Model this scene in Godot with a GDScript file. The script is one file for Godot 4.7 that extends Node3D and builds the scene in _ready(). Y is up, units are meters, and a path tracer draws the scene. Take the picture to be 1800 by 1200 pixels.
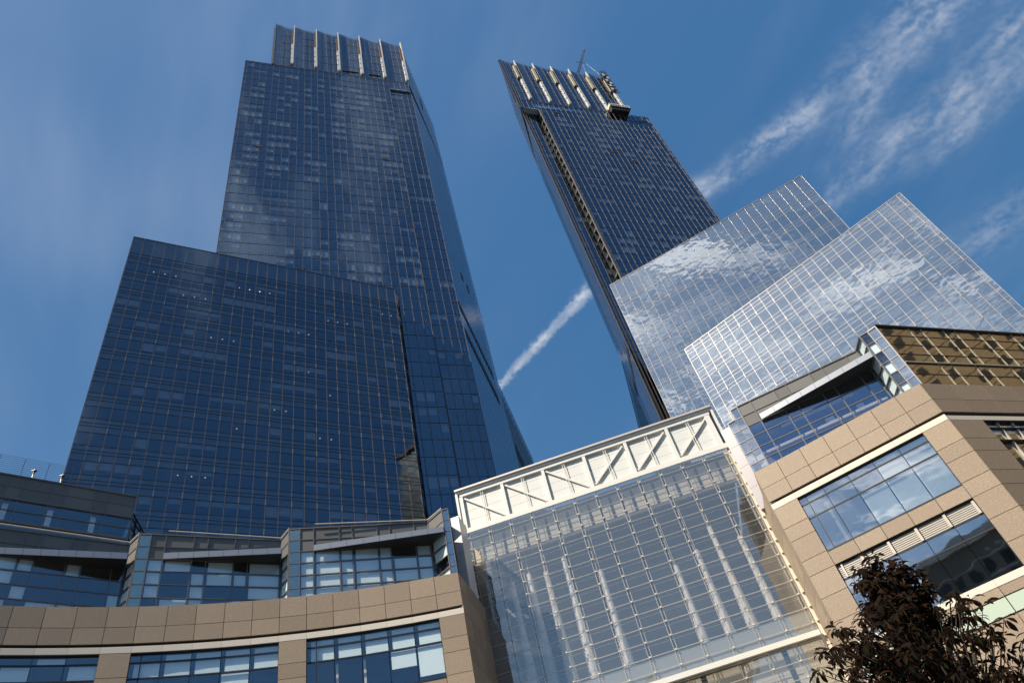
extends Node3D
# Plan points are Vector2(x, f): x to the right, f metres ahead of the viewer (world z = -f).

const EYE := Vector3(0, 1.7, 0)
var M := {}
var unit := BoxMesh.new()
var rng := RandomNumberGenerator.new()
var taken := {}


class MB:
	var v := PackedVector3Array()
	var n := PackedVector3Array()
	var ix := PackedInt32Array()
	func quad(a: Vector3, b: Vector3, c: Vector3, d: Vector3) -> void:
		var m := (c - a).cross(b - a)
		if m.length_squared() < 1e-12:
			m = (d - a).cross(c - a)
		m = m.normalized()
		var k := v.size()
		v.append_array([a, b, c, d])
		n.append_array([m, m, m, m])
		ix.append_array([k, k + 1, k + 2, k, k + 2, k + 3])
	func box(t: Transform3D) -> void:
		var c := t.origin
		var e := [t.basis.x * 0.5, t.basis.y * 0.5, t.basis.z * 0.5]
		for i in 3:
			for sg in [-1.0, 1.0]:
				var o: Vector3 = c + e[i] * sg
				var p: Vector3 = e[(i + 1) % 3]
				var q: Vector3 = e[(i + 2) % 3] * sg
				quad(o - p - q, o - p + q, o + p + q, o + p - q)
	func prism(poly: Array, y0: float, y1: float) -> void:  # plan polygon, anticlockwise seen from above or not: both are turned right
		var area := 0.0
		for i in poly.size():
			area += (poly[i] as Vector2).cross(poly[(i + 1) % poly.size()])
		var pts: Array = poly.duplicate()
		if area < 0:
			pts.reverse()
		var m := pts.size()
		for i in m:
			var a: Vector2 = pts[i]
			var b: Vector2 = pts[(i + 1) % m]
			quad(Vector3(a.x, y0, -a.y), Vector3(a.x, y1, -a.y), Vector3(b.x, y1, -b.y), Vector3(b.x, y0, -b.y))
		for i in range(1, m - 1):
			tri(Vector3(pts[0].x, y1, -pts[0].y), Vector3(pts[i + 1].x, y1, -pts[i + 1].y), Vector3(pts[i].x, y1, -pts[i].y), Vector3.UP)
			tri(Vector3(pts[0].x, y0, -pts[0].y), Vector3(pts[i].x, y0, -pts[i].y), Vector3(pts[i + 1].x, y0, -pts[i + 1].y), Vector3.DOWN)
	func tri(a: Vector3, b: Vector3, c: Vector3, up: Vector3) -> void:
		var m := (c - a).cross(b - a).normalized()
		if m.dot(up) < 0:
			var t := b
			b = c
			c = t
			m = -m
		var k := v.size()
		v.append_array([a, b, c])
		n.append_array([m, m, m])
		ix.append_array([k, k + 1, k + 2])
	func tube(a: Vector3, b: Vector3, r0: float, r1: float = -1.0, seg := 6) -> void:
		if r1 < 0:
			r1 = r0
		var d := (b - a).normalized()
		var x := d.cross(Vector3.UP if absf(d.y) < 0.9 else Vector3.RIGHT).normalized()
		var y := d.cross(x)
		var k := v.size()
		for i in seg:
			var w := TAU * i / seg
			var o := x * cos(w) + y * sin(w)
			v.append_array([a + o * r0, b + o * r1])
			n.append_array([o, o])
		for i in seg:
			var p := k + 2 * i
			var q := k + 2 * ((i + 1) % seg)
			ix.append_array([p, p + 1, q + 1, p, q + 1, q])
	func mesh() -> ArrayMesh:
		var am := ArrayMesh.new()
		var ar := []
		ar.resize(Mesh.ARRAY_MAX)
		ar[Mesh.ARRAY_VERTEX] = v
		ar[Mesh.ARRAY_NORMAL] = n
		ar[Mesh.ARRAY_INDEX] = ix
		am.add_surface_from_arrays(Mesh.PRIMITIVE_TRIANGLES, ar)
		return am


class Face:
	var o: Vector3
	var u: Vector3
	var n: Vector3
	var length := 0.0
	func _init(a: Vector2, b: Vector2) -> void:
		o = Vector3(a.x, 0, -a.y)
		u = (Vector3(b.x, 0, -b.y) - o).normalized()
		n = u.cross(Vector3.UP)
		length = a.distance_to(b)
	func p(s: float, y: float, d := 0.0) -> Vector3:
		return o + u * s + Vector3.UP * y + n * d
	func plan(s: float, d := 0.0) -> Vector2:
		var q := p(s, 0, d)
		return Vector2(q.x, -q.z)
	func x(s0: float, s1: float, y0: float, y1: float, d0: float, d1: float) -> Transform3D:
		return Transform3D(Basis(u * (s1 - s0), Vector3.UP * (y1 - y0), n * (d1 - d0)), p((s0 + s1) / 2, (y0 + y1) / 2, (d0 + d1) / 2))


# ---------------------------------------------------------------- names and parts
func numbered(called: String) -> String:
	taken[called] = taken.get(called, -1) + 1
	return called if taken[called] == 0 else "%s_%03d" % [called, taken[called]]


func tag(o: Node3D, label: String, category: String, group := "") -> Node3D:
	o.set_meta("label", label)
	o.set_meta("category", category)
	if group:
		o.set_meta("group", group)
	return o


func thing(called: String, at: Vector3, label: String, category: String, group := "") -> Node3D:
	var o := Node3D.new()
	o.name = numbered(called)
	add_child(o)
	o.position = at
	return tag(o, label, category, group)


func part(parent: Node3D, called: String, mesh: Mesh, mat: Material, t := Transform3D(), in_world := true) -> MeshInstance3D:
	var m := MeshInstance3D.new()
	m.name = called
	m.mesh = mesh
	m.material_override = mat
	if in_world and parent != self:
		var q := parent
		while q != self:
			t.origin -= q.position
			q = q.get_parent()
	m.transform = t
	parent.add_child(m, true)
	return m


func bit(parent: Node3D, called: String, mb: MB, mat: Material) -> MeshInstance3D:
	return part(parent, called, mb.mesh(), mat)


func stuff(parent: Node3D, called: String, mb: MB, mat: Material) -> void:
	if mb.ix.size():
		bit(parent, called, mb, mat).set_meta("kind", "stuff")


func structure(called: String, mb: MB, mat: Material) -> void:
	var m := part(self, numbered(called), mb.mesh(), mat)
	m.set_meta("kind", "structure")
	m.set_meta("label", called.replace("_", " "))


# ---------------------------------------------------------------- materials
func lin(r: float, g: float, b: float) -> Color:
	return Color(r, g, b).linear_to_srgb()


func paint(key: String, c: Color, rough := 0.6, metal := 0.0, spec := 0.5) -> StandardMaterial3D:
	var m := StandardMaterial3D.new()
	m.resource_name = key
	m.albedo_color = c
	m.roughness = rough
	m.metallic = metal
	m.metallic_specular = spec
	M[key] = m
	return m


func coated_glass(key: String, r: float, g: float, b: float, alpha: float, rough: float, wave: float, metal := 1.0) -> void:
	var m := ORMMaterial3D.new()
	m.resource_name = key
	var im := Image.create(4, 4, false, Image.FORMAT_RGB8)
	im.fill(Color(1.0, rough, metal))
	m.orm_texture = ImageTexture.create_from_image(im)
	var c := lin(r, g, b)
	c.a = alpha
	m.albedo_color = c
	m.transparency = BaseMaterial3D.TRANSPARENCY_ALPHA
	m.uv1_triplanar = true
	m.uv1_world_triplanar = true
	m.uv1_scale = Vector3.ONE * 0.13
	if wave > 0:
		m.normal_enabled = true
		m.normal_texture = M.wave
		m.normal_scale = wave
	M[key] = m


func grain(key: String, c: Color, rough: float, seed_: int, scale: float, spread: float, streak: float, relief: float) -> void:
	var size := 512
	var a := FastNoiseLite.new()
	a.seed = seed_
	a.frequency = 0.09
	a.fractal_octaves = 4
	var b := FastNoiseLite.new()
	b.seed = seed_ + 7
	b.noise_type = FastNoiseLite.TYPE_SIMPLEX
	b.frequency = 0.012
	b.fractal_type = FastNoiseLite.FRACTAL_RIDGED
	b.domain_warp_enabled = true
	b.domain_warp_amplitude = 40
	var ia := a.get_seamless_image(size, size)
	var ib := b.get_seamless_image(size, size)
	var im := Image.create(size, size, false, Image.FORMAT_RGB8)
	for y in size:
		for x in size:
			var k := (ia.get_pixel(x, y).r - 0.5) * spread
			var s := smoothstep(0.72, 0.98, ib.get_pixel(x, y).r) * streak
			var t := 0.82 * (1.0 + k + s)
			im.set_pixel(x, y, Color(c.r * t, c.g * t, c.b * t))
	var m := paint(key, Color.WHITE, rough)
	m.albedo_texture = ImageTexture.create_from_image(im)
	m.uv1_triplanar = true
	m.uv1_world_triplanar = true
	m.uv1_scale = Vector3.ONE * scale
	if relief > 0:
		m.heightmap_enabled = true
		m.heightmap_texture = ImageTexture.create_from_image(ia)
		m.heightmap_scale = relief


func tone(key: String, from: String, k: float) -> void:
	var m: StandardMaterial3D = M[from].duplicate()
	m.resource_name = key
	m.albedo_color = Color(k, k * 0.99, k * 0.975)
	M[key] = m


func materials() -> void:
	var nw := NoiseTexture2D.new()
	nw.width = 256
	nw.height = 256
	nw.seamless = true
	nw.as_normal_map = true
	nw.bump_strength = 6.0
	var fn := FastNoiseLite.new()
	fn.seed = 11
	fn.frequency = 0.018
	fn.fractal_octaves = 2
	nw.noise = fn
	M.wave = nw
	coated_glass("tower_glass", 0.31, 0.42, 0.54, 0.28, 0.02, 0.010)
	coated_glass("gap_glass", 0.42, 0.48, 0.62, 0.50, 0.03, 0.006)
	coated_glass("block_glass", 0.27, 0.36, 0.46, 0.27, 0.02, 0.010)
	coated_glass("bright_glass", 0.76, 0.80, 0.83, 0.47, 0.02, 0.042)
	coated_glass("podium_glass", 0.66, 0.82, 0.98, 0.125, 0.02, 0.02)
	coated_glass("loggia_glass", 0.55, 0.70, 0.95, 0.27, 0.02, 0.015)
	coated_glass("window_glass", 0.80, 0.82, 0.85, 0.48, 0.02, 0.015)
	coated_glass("screen_glass", 0.72, 0.74, 0.74, 0.27, 0.03, 0.02, 0.84)
	coated_glass("side_glass", 0.80, 0.80, 0.72, 0.42, 0.02, 0.007)
	grain("stone", lin(0.475, 0.375, 0.28), 0.62, 3, 0.36, 0.8, 0.55, 0.0)
	tone("stone_light", "stone", 1.0)
	M.stone.albedo_color = Color(0.975, 0.97, 0.96)
	tone("stone_mid", "stone", 0.95)
	tone("stone_deep", "stone", 0.925)
	grain("asphalt", lin(0.055, 0.055, 0.057), 0.9, 21, 0.6, 0.7, 0.0, 0.0)
	grain("paving", lin(0.12, 0.113, 0.105), 0.85, 31, 0.5, 0.4, 0.0, 0.0)
	grain("brick", lin(0.36, 0.25, 0.145), 0.85, 41, 0.3, 0.6, 0.0, 0.0)
	grain("old_stone", lin(0.30, 0.27, 0.21), 0.8, 51, 0.3, 0.5, 0.1, 0.0)
	paint("joint", lin(0.035, 0.03, 0.025), 0.9)
	paint("limestone", lin(0.62, 0.57, 0.49), 0.6)
	paint("mullion", lin(0.095, 0.08, 0.08), 0.5, 0.0)  # same metal as the right blocks' mullions, shade put into the colour
	paint("dark_rail", lin(0.03, 0.038, 0.052), 0.5, 0.0)
	paint("sunlit_mullion", lin(0.27, 0.255, 0.25), 0.4, 0.2)  # lighter copy of the mullion metal, sunlight put into the colour
	paint("glint_metal", lin(0.21, 0.19, 0.165), 0.4, 0.2)  # light tone for the sun glints modelled on the mullions
	paint("dark_frame", lin(0.025, 0.026, 0.03), 0.45, 0.2)
	paint("grey_frame", lin(0.17, 0.16, 0.155), 0.4, 0.3)
	paint("grey_panel", lin(0.15, 0.148, 0.14), 0.45, 0.0)
	paint("grey_panel_b", lin(0.125, 0.124, 0.118), 0.45, 0.0)
	paint("fascia", lin(0.26, 0.285, 0.33), 0.4, 0.4)
	paint("blue_soffit", lin(0.34, 0.46, 0.62), 0.4)
	paint("pier_shade_grey", lin(0.25, 0.24, 0.27), 0.4, 0.1)  # the white pier panel again, with shade mixed into its colour
	paint("hall_wall", lin(0.20, 0.205, 0.21), 0.8)
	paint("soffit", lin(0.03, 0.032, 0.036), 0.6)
	paint("interior", lin(0.018, 0.02, 0.024), 0.9)
	paint("ceiling", lin(0.09, 0.10, 0.10), 0.9)
	paint("room_wall", lin(0.10, 0.10, 0.10), 0.9)
	paint("blind", lin(0.27, 0.30, 0.30), 0.8)
	paint("pale_blind", lin(0.74, 0.87, 0.86), 0.8)
	paint("white_metal", lin(0.67, 0.665, 0.63), 0.45)
	paint("cladding", lin(0.61, 0.62, 0.60), 0.5)
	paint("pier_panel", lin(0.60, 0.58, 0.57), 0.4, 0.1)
	paint("coping", lin(0.52, 0.47, 0.42), 0.45, 0.4)
	paint("steel", lin(0.80, 0.71, 0.56), 0.4, 0.25)
	paint("cream", lin(0.66, 0.61, 0.50), 0.7)
	paint("beige", lin(0.36, 0.33, 0.25), 0.8)
	paint("frosted", lin(0.38, 0.40, 0.40), 0.3)
	paint("column_fabric", lin(0.82, 0.80, 0.76), 0.4, 0.1)
	paint("louvre", lin(0.46, 0.43, 0.39), 0.5, 0.2)
	paint("black", lin(0.012, 0.012, 0.014), 0.7)
	paint("fin", lin(0.62, 0.585, 0.53), 0.5)
	paint("bronze", lin(0.17, 0.135, 0.09), 0.35, 0.3)  # brown of a mirrored building, painted onto the notch return
	paint("reflection_lining", lin(0.065, 0.05, 0.035), 0.5)  # darker brown behind it, part of the same painted reflection
	paint("bronze_dark", lin(0.035, 0.028, 0.02), 0.25, 0.2)
	paint("bark", lin(0.06, 0.045, 0.035), 0.9)
	paint("green_glass", lin(0.45, 0.54, 0.45), 0.25)
	paint("wood", lin(0.20, 0.09, 0.045), 0.6)
	paint("rust", lin(0.10, 0.045, 0.035), 0.7)
	paint("white_line", lin(0.75, 0.75, 0.72), 0.7)
	var lf := [[0.008, 0.0068, 0.0042], [0.013, 0.0075, 0.0048], [0.0075, 0.0085, 0.0042], [0.028, 0.011, 0.006]]  # maroon tints taken near black, shade put into the leaf colour
	for i in 4:
		var m := paint("leaf%d" % i, lin(lf[i][0], lf[i][1], lf[i][2]), 0.8, 0.0, 0.12)
		m.backlight_enabled = true
		m.backlight = lin(0.05, 0.03, 0.02)
	var e := paint("ceiling_lamp", Color.WHITE)
	e.emission_enabled = true
	e.emission = Color(1.0, 0.95, 0.88)
	e.emission_energy_multiplier = 0.5
	var w := paint("warm_lamp", Color(1, 0.8, 0.5))
	w.emission_enabled = true
	w.emission = Color(1.0, 0.62, 0.25)
	w.emission_energy_multiplier = 2.5


# ---------------------------------------------------------------- sky
func seg(p: Vector2, a: Vector2, b: Vector2) -> Vector2:  # (distance, how far along)
	var t := clampf((p - a).dot(b - a) / (b - a).length_squared(), 0, 1)
	return Vector2(p.distance_to(a.lerp(b, t)), t)


func sky_image(sun: Vector3) -> ImageTexture:
	var w := 3072
	var h := 1536
	var data := PackedFloat32Array()
	data.resize(w * h * 3)
	var wisps := FastNoiseLite.new()
	wisps.seed = 5
	wisps.frequency = 2.2
	wisps.fractal_octaves = 5
	var puff := FastNoiseLite.new()
	puff.seed = 9
	puff.frequency = 22.0
	puff.fractal_octaves = 5
	puff.fractal_gain = 0.62
	puff.domain_warp_enabled = true
	puff.domain_warp_amplitude = 0.03
	puff.domain_warp_frequency = 14.0
	var broad := FastNoiseLite.new()
	broad.seed = 14
	broad.frequency = 0.8
	broad.fractal_octaves = 3
	# cirrus streaks in the plane of the clouds: from, to, width at both ends, strength
	var streaks := [
		[Vector2(-0.10, 1.118), Vector2(0.15, 0.902), 0.010, 0.018, 0.80],
		[Vector2(0.15, 0.902), Vector2(0.365, 0.755), 0.018, 0.026, 0.60],
		[Vector2(0.365, 0.755), Vector2(0.544, 0.674), 0.026, 0.032, 0.52],
		[Vector2(0.544, 0.674), Vector2(0.85, 0.47), 0.032, 0.085, 0.46],
		[Vector2(0.58, 0.88), Vector2(0.70, 0.775), 0.030, 0.050, 0.40],
		[Vector2(0.70, 0.775), Vector2(0.98, 0.58), 0.050, 0.085, 0.46],
		[Vector2(0.59, 0.77), Vector2(0.68, 0.62), 0.030, 0.040, 0.34],
		[Vector2(0.75, 0.84), Vector2(0.95, 0.66), 0.026, 0.055, 0.36],
		[Vector2(0.82, 1.10), Vector2(1.10, 0.96), 0.060, 0.080, 0.26],
	]
	var k := 0
	for row in h:
		var up := PI / 2 - (row + 0.5) / h * PI
		var sy := sin(up)
		var cy := cos(up)
		var low := pow(clampf(1.0 - maxf(sy, 0.0), 0, 1), 2.6)
		for col in w:
			if row > h / 2 + 2:
				data[k] = 0.16
				data[k + 1] = 0.16
				data[k + 2] = 0.155
				k += 3
				continue
			var az := (col + 0.5) / w * TAU
			var d := Vector3(sin(az) * cy, sy, -cos(az) * cy)
			var cs := d.dot(sun)
			var ang := acos(clampf(cs, -1, 1))
			var glow := 0.55 * exp(-ang / 0.16) + 0.21 * exp(-ang / 0.55)
			var hz := 1.0 + 0.15 * cs
			var c := Vector3(0.018, 0.091, 0.226).lerp(Vector3(0.155, 0.335, 0.520), low) * hz
			c += Vector3(1.0, 0.95, 0.86) * glow
			if sy > 0.10:
				var q := Vector2(d.x / sy, -d.z / sy)
				var cover := 0.0
				for s in (streaks if q.x > -0.2 and q.y > 0.4 and q.x < 1.3 else []):
					var e := seg(q, s[0], s[1])
					var wd: float = lerpf(s[2], s[3], e.y)
					if e.x < wd * 3.0:
						var along: Vector2 = (s[1] - s[0]).normalized()
						var qa := q.dot(along)
						var qb := q.dot(along.orthogonal())
						var f := puff.get_noise_2d(qa * 0.7, qb * 1.2) * 0.5 + 0.5
						var fine := puff.get_noise_2d(qa * 2.6 + 7.0 + qb * 1.5, qb * 3.0) * 0.5 + 0.5
						var g := wisps.get_noise_2d(q.x * 4.0, q.y * 4.0) * 0.5 + 0.5
						var tight := float(s[4]) > 0.7
						var body := exp(-pow(e.x / wd, 2.0) * 1.2)
						if tight:
							body = 1.0 - smoothstep(0.30, 1.05, e.x / wd + (fine - 0.5) * 1.5 + (f - 0.5) * 1.3)
						var ends := 1.0 if tight else smoothstep(0.0, 0.25, e.y) * 0.6 + 0.4
						var lumps := smoothstep(0.30, 0.72, f * 0.62 + fine * 0.38) * (0.45 + 0.75 * smoothstep(0.3, 0.7, g))
						cover = 1.0 - (1.0 - cover) * (1.0 - clampf(float(s[4]) * (1.0 if tight else 0.85) * ends * body * (0.35 + 0.9 * lumps if tight else 0.10 + 1.25 * lumps), 0.0, 0.9))
				# thin high veil, drawn out along the wind
				var al := q.x * 0.55 - q.y * 0.83
				var ac := q.x * 0.83 + q.y * 0.55
				var b := broad.get_noise_2d(q.x * 1.0 + 3.0, q.y * 1.0) * 0.5 + 0.5
				var f2 := wisps.get_noise_2d(al * 0.7, ac * 2.6 + 4.0) * 0.5 + 0.5
				var veil := smoothstep(0.42, 0.78, b) * smoothstep(0.35, 0.8, f2) * 0.06
				var band := seg(q, Vector2(-0.75, 0.30), Vector2(-0.30, 0.66))
				veil += (1.0 - smoothstep(0.03, 0.22, band.x)) * 0.08 * smoothstep(-0.2, 1.0, f2)
				veil += smoothstep(0.5, -0.7, q.x) * 0.05 * smoothstep(0.25, 0.75, f2 * 0.6 + b * 0.4)
				# the brighter cirrus on the sun's side of the sky
				var toward := smoothstep(0.15, -0.35, q.y) * smoothstep(0.9, -0.2, q.x)
				var f3 := puff.get_noise_2d(al * 0.10 + 2.0, ac * 0.28) * 0.5 + 0.5
				var reach := maxf(smoothstep(0.52, 0.64, sy), smoothstep(0.15, 0.42, q.x / minf(q.y, -0.05)))
				veil += reach * toward * smoothstep(0.40, 0.72, f3) * smoothstep(0.30, 0.62, f2) * 0.85
				cover = clampf(1.0 - (1.0 - cover) * (1.0 - veil * smoothstep(0.10, 0.3, sy)), 0, 0.95)
				var lit := Vector3(0.43, 0.47, 0.54) * (0.85 + 0.35 * maxf(cs, 0.0)) + Vector3(1.0, 0.97, 0.92) * (0.9 * exp(-ang / 0.35))
				c = c.lerp(lit, cover)
			data[k] = c.x
			data[k + 1] = c.y
			data[k + 2] = c.z
			k += 3
	return ImageTexture.create_from_image(Image.create_from_data(w, h, false, Image.FORMAT_RGBF, data.to_byte_array()))


# ---------------------------------------------------------------- curtain walls
var panes := []   # of the thing being built: [size in view, transform, material]


func pane(t: Transform3D, mat: Material, weight := 1.0) -> void:
	var k := 1.8 if mat == M.bright_glass else 1.0
	var a := rng.randf_range(-1, 1) * 0.0022 * k
	var b := rng.randf_range(-1, 1) * 0.0030 * k
	var n := t.basis.z.normalized()
	var r := Basis(Vector3.UP, b) * Basis(n.cross(Vector3.UP).normalized(), a)
	t.basis = r * t.basis
	var away := t.origin - EYE
	panes.append([weight * t.basis.x.length() * t.basis.y.length() * absf(n.dot(away.normalized())) / away.length_squared(), t, mat])


func flush(T: Node3D, called := "pane", most := 300) -> void:
	panes.sort_custom(func(p, q): return p[0] > q[0])
	var rest := {}
	for i in panes.size():
		if i < most:
			part(T, called, unit, panes[i][2], panes[i][1])
		else:
			if not rest.has(panes[i][2]):
				rest[panes[i][2]] = MB.new()
			rest[panes[i][2]].box(panes[i][1])
	for m in rest:
		stuff(T, "small_" + called + "s", rest[m], m)
	panes.clear()


func steps(a: float, b: float, by: float, first := -1.0) -> Array:
	var out := [a]
	var s := a + (first if first > 0 else by)
	while s < b - 0.15:
		out.append(s)
		s += by
	out.append(b)
	return out


func grid(F: Face, cols: Array, rows: Array, glass: Material, frame: MB, vw := 0.08, hw := 0.07, proud := 0.09, weight := 1.0, rail: MB = null) -> void:
	for i in cols.size() - 1:
		for j in rows.size() - 1:
			pane(F.x(cols[i] + vw * 0.4, cols[i + 1] - vw * 0.4, rows[j] + hw * 0.4, rows[j + 1] - hw * 0.4, -0.03, 0.0), glass, weight)
	var y0: float = rows[0]
	var y1: float = rows[-1]
	for s in cols:
		frame.box(F.x(s - vw / 2, s + vw / 2, y0, y1, -0.10, proud))
	for y in rows:
		(frame if rail == null else rail).box(F.x(cols[0], cols[-1], y - hw / 2, y + hw / 2, -0.08, proud - 0.025))


func blind_rows(T: Node3D, F: Face, cols: Array, tops: Array, most: int, chance: float, hmin: float, hmax: float, mat: Material, skip := []) -> int:
	var made := 0
	for y in tops:
		var busy := rng.randf()
		var i := 0
		while i < cols.size() - 1 and made < most:
			if rng.randf() < chance * (0.25 + 1.5 * busy * busy):
				var run := rng.randi_range(1, 5)
				var hh := rng.randf_range(hmin, hmax)
				for k in run:
					if i + k >= cols.size() - 1 or made >= most:
						break
					if (i + k) in skip or rng.randf() < 0.15:
						continue
					var g := hh * rng.randf_range(0.8, 1.1)
					part(T, "blind", unit, mat, F.x(cols[i + k] + 0.12, cols[i + k + 1] - 0.12, y - g, y, -0.24, -0.20))
					made += 1
				i += run
			i += 1
	return made


func office_rows(top: float, base: float, pitch: float, subs: Array, y_low: float) -> Array:
	var out := [top]
	var y := base
	while y > y_low:
		for q in subs:
			if y - q < top - 0.2 and y - q > y_low:
				out.append(y - q)
		y -= pitch
	out.append(y_low)
	out.reverse()
	return out


# ---------------------------------------------------------------- the two towers
func tower(T: Node3D, P: Vector2, left: bool) -> void:
	var ang := deg_to_rad(25.0)
	var u := Vector2(cos(ang), sin(ang))
	var F := Face.new(P, P + u)
	var mull := MB.new()
	var core := MB.new()
	var slabs := MB.new()
	var glints := MB.new()
	var rails := MB.new()
	var y_low := 58.0
	var pitch := 3.32
	var y_top := 201.7
	var s0 := -11.35 if left else 0.9
	var s1 := 24.95 if left else 36.75
	var back := Vector2(0.08, 0.997)
	# main front
	var cols := steps(s0, s1, 1.56, 0.62 if left else 0.8)
	var rows := steps(y_low, y_top, pitch)
	grid(F, cols, rows, M.tower_glass, mull, 0.075, 0.035, 0.07, 1.0, rails)
	for y in rows:
		if y < y_top - 1:
			slabs.box(F.x(s0 + 0.1, s1 - 0.1, y - 0.25, y + 0.2, -1.5, -0.12))
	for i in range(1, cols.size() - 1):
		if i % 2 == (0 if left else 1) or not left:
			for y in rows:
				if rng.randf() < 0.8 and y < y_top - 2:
					glints.box(F.x(cols[i] - 0.05, cols[i] + 0.05, y + 0.5, y + (0.95 if left else 0.8), 0.08, 0.16))  # added bits that stand for sun glints along the mullions
	core.box(F.x(s0 + 0.05, s1 - 0.05, y_low, y_top - 0.3, -1.7, -1.5))
	var tops := []
	for j in rows.size() - 1:
		tops.append(rows[j + 1] - 0.28)
	tops.reverse()
	var skip := [4, 9, 13, 16, 20] if left else [2, 6, 7, 11, 15, 19]
	blind_rows(T, F, cols, tops, 290, 0.34 if left else 0.30, 0.7, 2.3, M.blind, skip)
	# notch beside the gap between the towers: return wall and recessed face
	var dep := 3.48 if left else 4.36
	var V := F.plan(24.95) if left else F.plan(0.9)
	var Q: Vector2 = V + back * (0.45 if left else 1.9)
	var side0 := F.plan(30.35) if left else F.plan(-4.7)
	var side1 := Vector2(-5.2, 115.7) if left else Vector2(21.6, 121.6)
	var C: Vector2 = Geometry2D.line_intersects_line(Q, u, Vector2.ZERO, Vector2(-0.0846 if left else 0.1990, 1.0))
	var notch_top := 196.5
	var nrows := steps(y_low, notch_top, pitch)
	var FR := Face.new(V, Q) if left else Face.new(Q, V)
	var FN := Face.new(Q, C) if left else Face.new(C, Q)
	var dark := MB.new()
	grid(FR, steps(0.05, FR.length - 0.03, 1.4), nrows, M.tower_glass if left else M.side_glass, dark, 0.08, 0.07, 0.08 if left else 0.02)
	grid(FN, steps(0.03, FN.length - 0.03, 1.45), nrows, M.tower_glass, mull, 0.075, 0.035, 0.07, 1.0, rails)
	core.box(FN.x(0.0 if left else 0.75, FN.length - (0.75 if left else 0.0), y_low, notch_top, -1.4, -1.2))
	if left:
		core.box(FR.x(0.0, FR.length, y_low, notch_top, -0.9, -0.7))
	else:
		part(T, "notch_lining", unit, M.reflection_lining, FR.x(0.0, FR.length, y_low, notch_top, -0.36, -0.27))  # backs the painted brown reflection on the return
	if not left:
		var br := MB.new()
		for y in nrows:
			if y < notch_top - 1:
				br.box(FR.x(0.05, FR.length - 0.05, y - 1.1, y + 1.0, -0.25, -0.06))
		bit(T, "brown_reflection", br, M.bronze)  # brown panels imitate a building reflected in the return's glass
	for y in nrows:
		if y < notch_top - 1:
			slabs.box(FN.x(0.1 if left else 0.9, FN.length - (0.9 if left else 0.1), y - 0.2, y + 0.2, -1.2, -0.12))
	var ntops := []
	for j in nrows.size() - 1:
		if j % 3 == 1:
			ntops.append(nrows[j + 1] - 0.3)
	blind_rows(T, FN, steps(0.03, FN.length - 0.03, 1.45), ntops, 40, 0.5, 0.8, 1.8, M.blind)
	bit(T, "notch_frame", dark, M.dark_rail if left else M.bronze)  # left painted dark for its shade, right brown as a reflection
	if not left:
		part(T, "notch_edge_strip", unit, M.frosted, F.x(0.87, 0.95, y_low, notch_top, -0.1, 0.12))
	# soffit over the notch
	var so := MB.new()
	var edge := F.plan(30.35) if left else F.plan(-4.7)
	so.prism([V, Q, C, edge] if left else [edge, C, Q, V], notch_top, notch_top + 0.4)
	bit(T, "notch_soffit", so, M.blue_soffit)
	var FA := Face.new(V, edge) if left else Face.new(edge, V)
	grid(FA, steps(0.0, FA.length, 1.5), [notch_top, y_top], M.tower_glass, mull, 0.075, 0.035, 0.07, 1.0, rails)
	core.box(FA.x(0.1, FA.length - 0.1, notch_top + 0.45, y_top, -0.7, -0.5))
	# crown: one leaning glass screen between each pair of fins
	var ends := [-4.7, 30.35]
	var cuts := [ends[0]]
	for k in 6:
		cuts.append(6.066 * k)
	cuts.append(ends[1])
	for k in 7:
		var a: float = cuts[k]
		var b: float = cuts[k + 1]
		if b - a < 0.2:
			continue
		var g := MB.new()
		var bk := MB.new()
		var parts := 12
		for i in parts:
			var t0 := float(i) / parts
			var t1 := float(i + 1) / parts
			var h0 := 229.6 - 1.25 * pow(smoothstep(0.1, 1.0, t0), 1.1) * minf(1.0, (b - a) / 6.0)
			var h1 := 229.6 - 1.25 * pow(smoothstep(0.1, 1.0, t1), 1.1) * minf(1.0, (b - a) / 6.0)
			var e0 := 0.35 * (1.0 - smoothstep(0.0, 0.55, t0))
			var e1 := 0.35 * (1.0 - smoothstep(0.0, 0.55, t1))
			var sa := lerpf(a, b, t0)
			var sb := lerpf(a, b, t1)
			var yb := y_top if true else 0.0
			g.quad(F.p(sa, yb), F.p(sa, h0, e0), F.p(sb, h1, e1), F.p(sb, yb))
			g.quad(F.p(sb, yb, -0.04), F.p(sb, h1, e1 - 0.04), F.p(sa, h0, e0 - 0.04), F.p(sa, yb, -0.04))
			bk.quad(F.p(sa, yb, -0.30), F.p(sa, h0 - 0.05, e0 - 0.30), F.p(sb, h1 - 0.05, e1 - 0.30), F.p(sb, yb, -0.30))
			bk.quad(F.p(sa, h0 - 0.05, e0 - 0.30), F.p(sa, h0 - 0.05, e0 - 0.9), F.p(sb, h1 - 0.05, e1 - 0.9), F.p(sb, h1 - 0.05, e1 - 0.30))
			bk.quad(F.p(sb, yb, -0.9), F.p(sb, h1 - 0.05, e1 - 0.9), F.p(sa, h0 - 0.05, e0 - 0.9), F.p(sa, yb, -0.9))
		var n := int(round((b - a) / 1.52))
		for i in range(0 if k == 0 else 1, n):
			var s := lerpf(a, b, float(i) / n)
			mull.box(F.x(s - 0.04, s + 0.04, y_top, 228.2, -0.05, 0.06))
		for y in [207.0, 212.0, 217.0, 222.0]:
			mull.box(F.x(a, b, y - 0.03, y + 0.03, -0.05, 0.05))
		bit(T, "crown_screen", g, M.tower_glass)
		bit(T, "crown_wall", bk, M.interior)
	mull.box(F.x(ends[0], ends[1], y_top - 0.1, y_top + 0.1, -0.1, 0.07))
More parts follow.
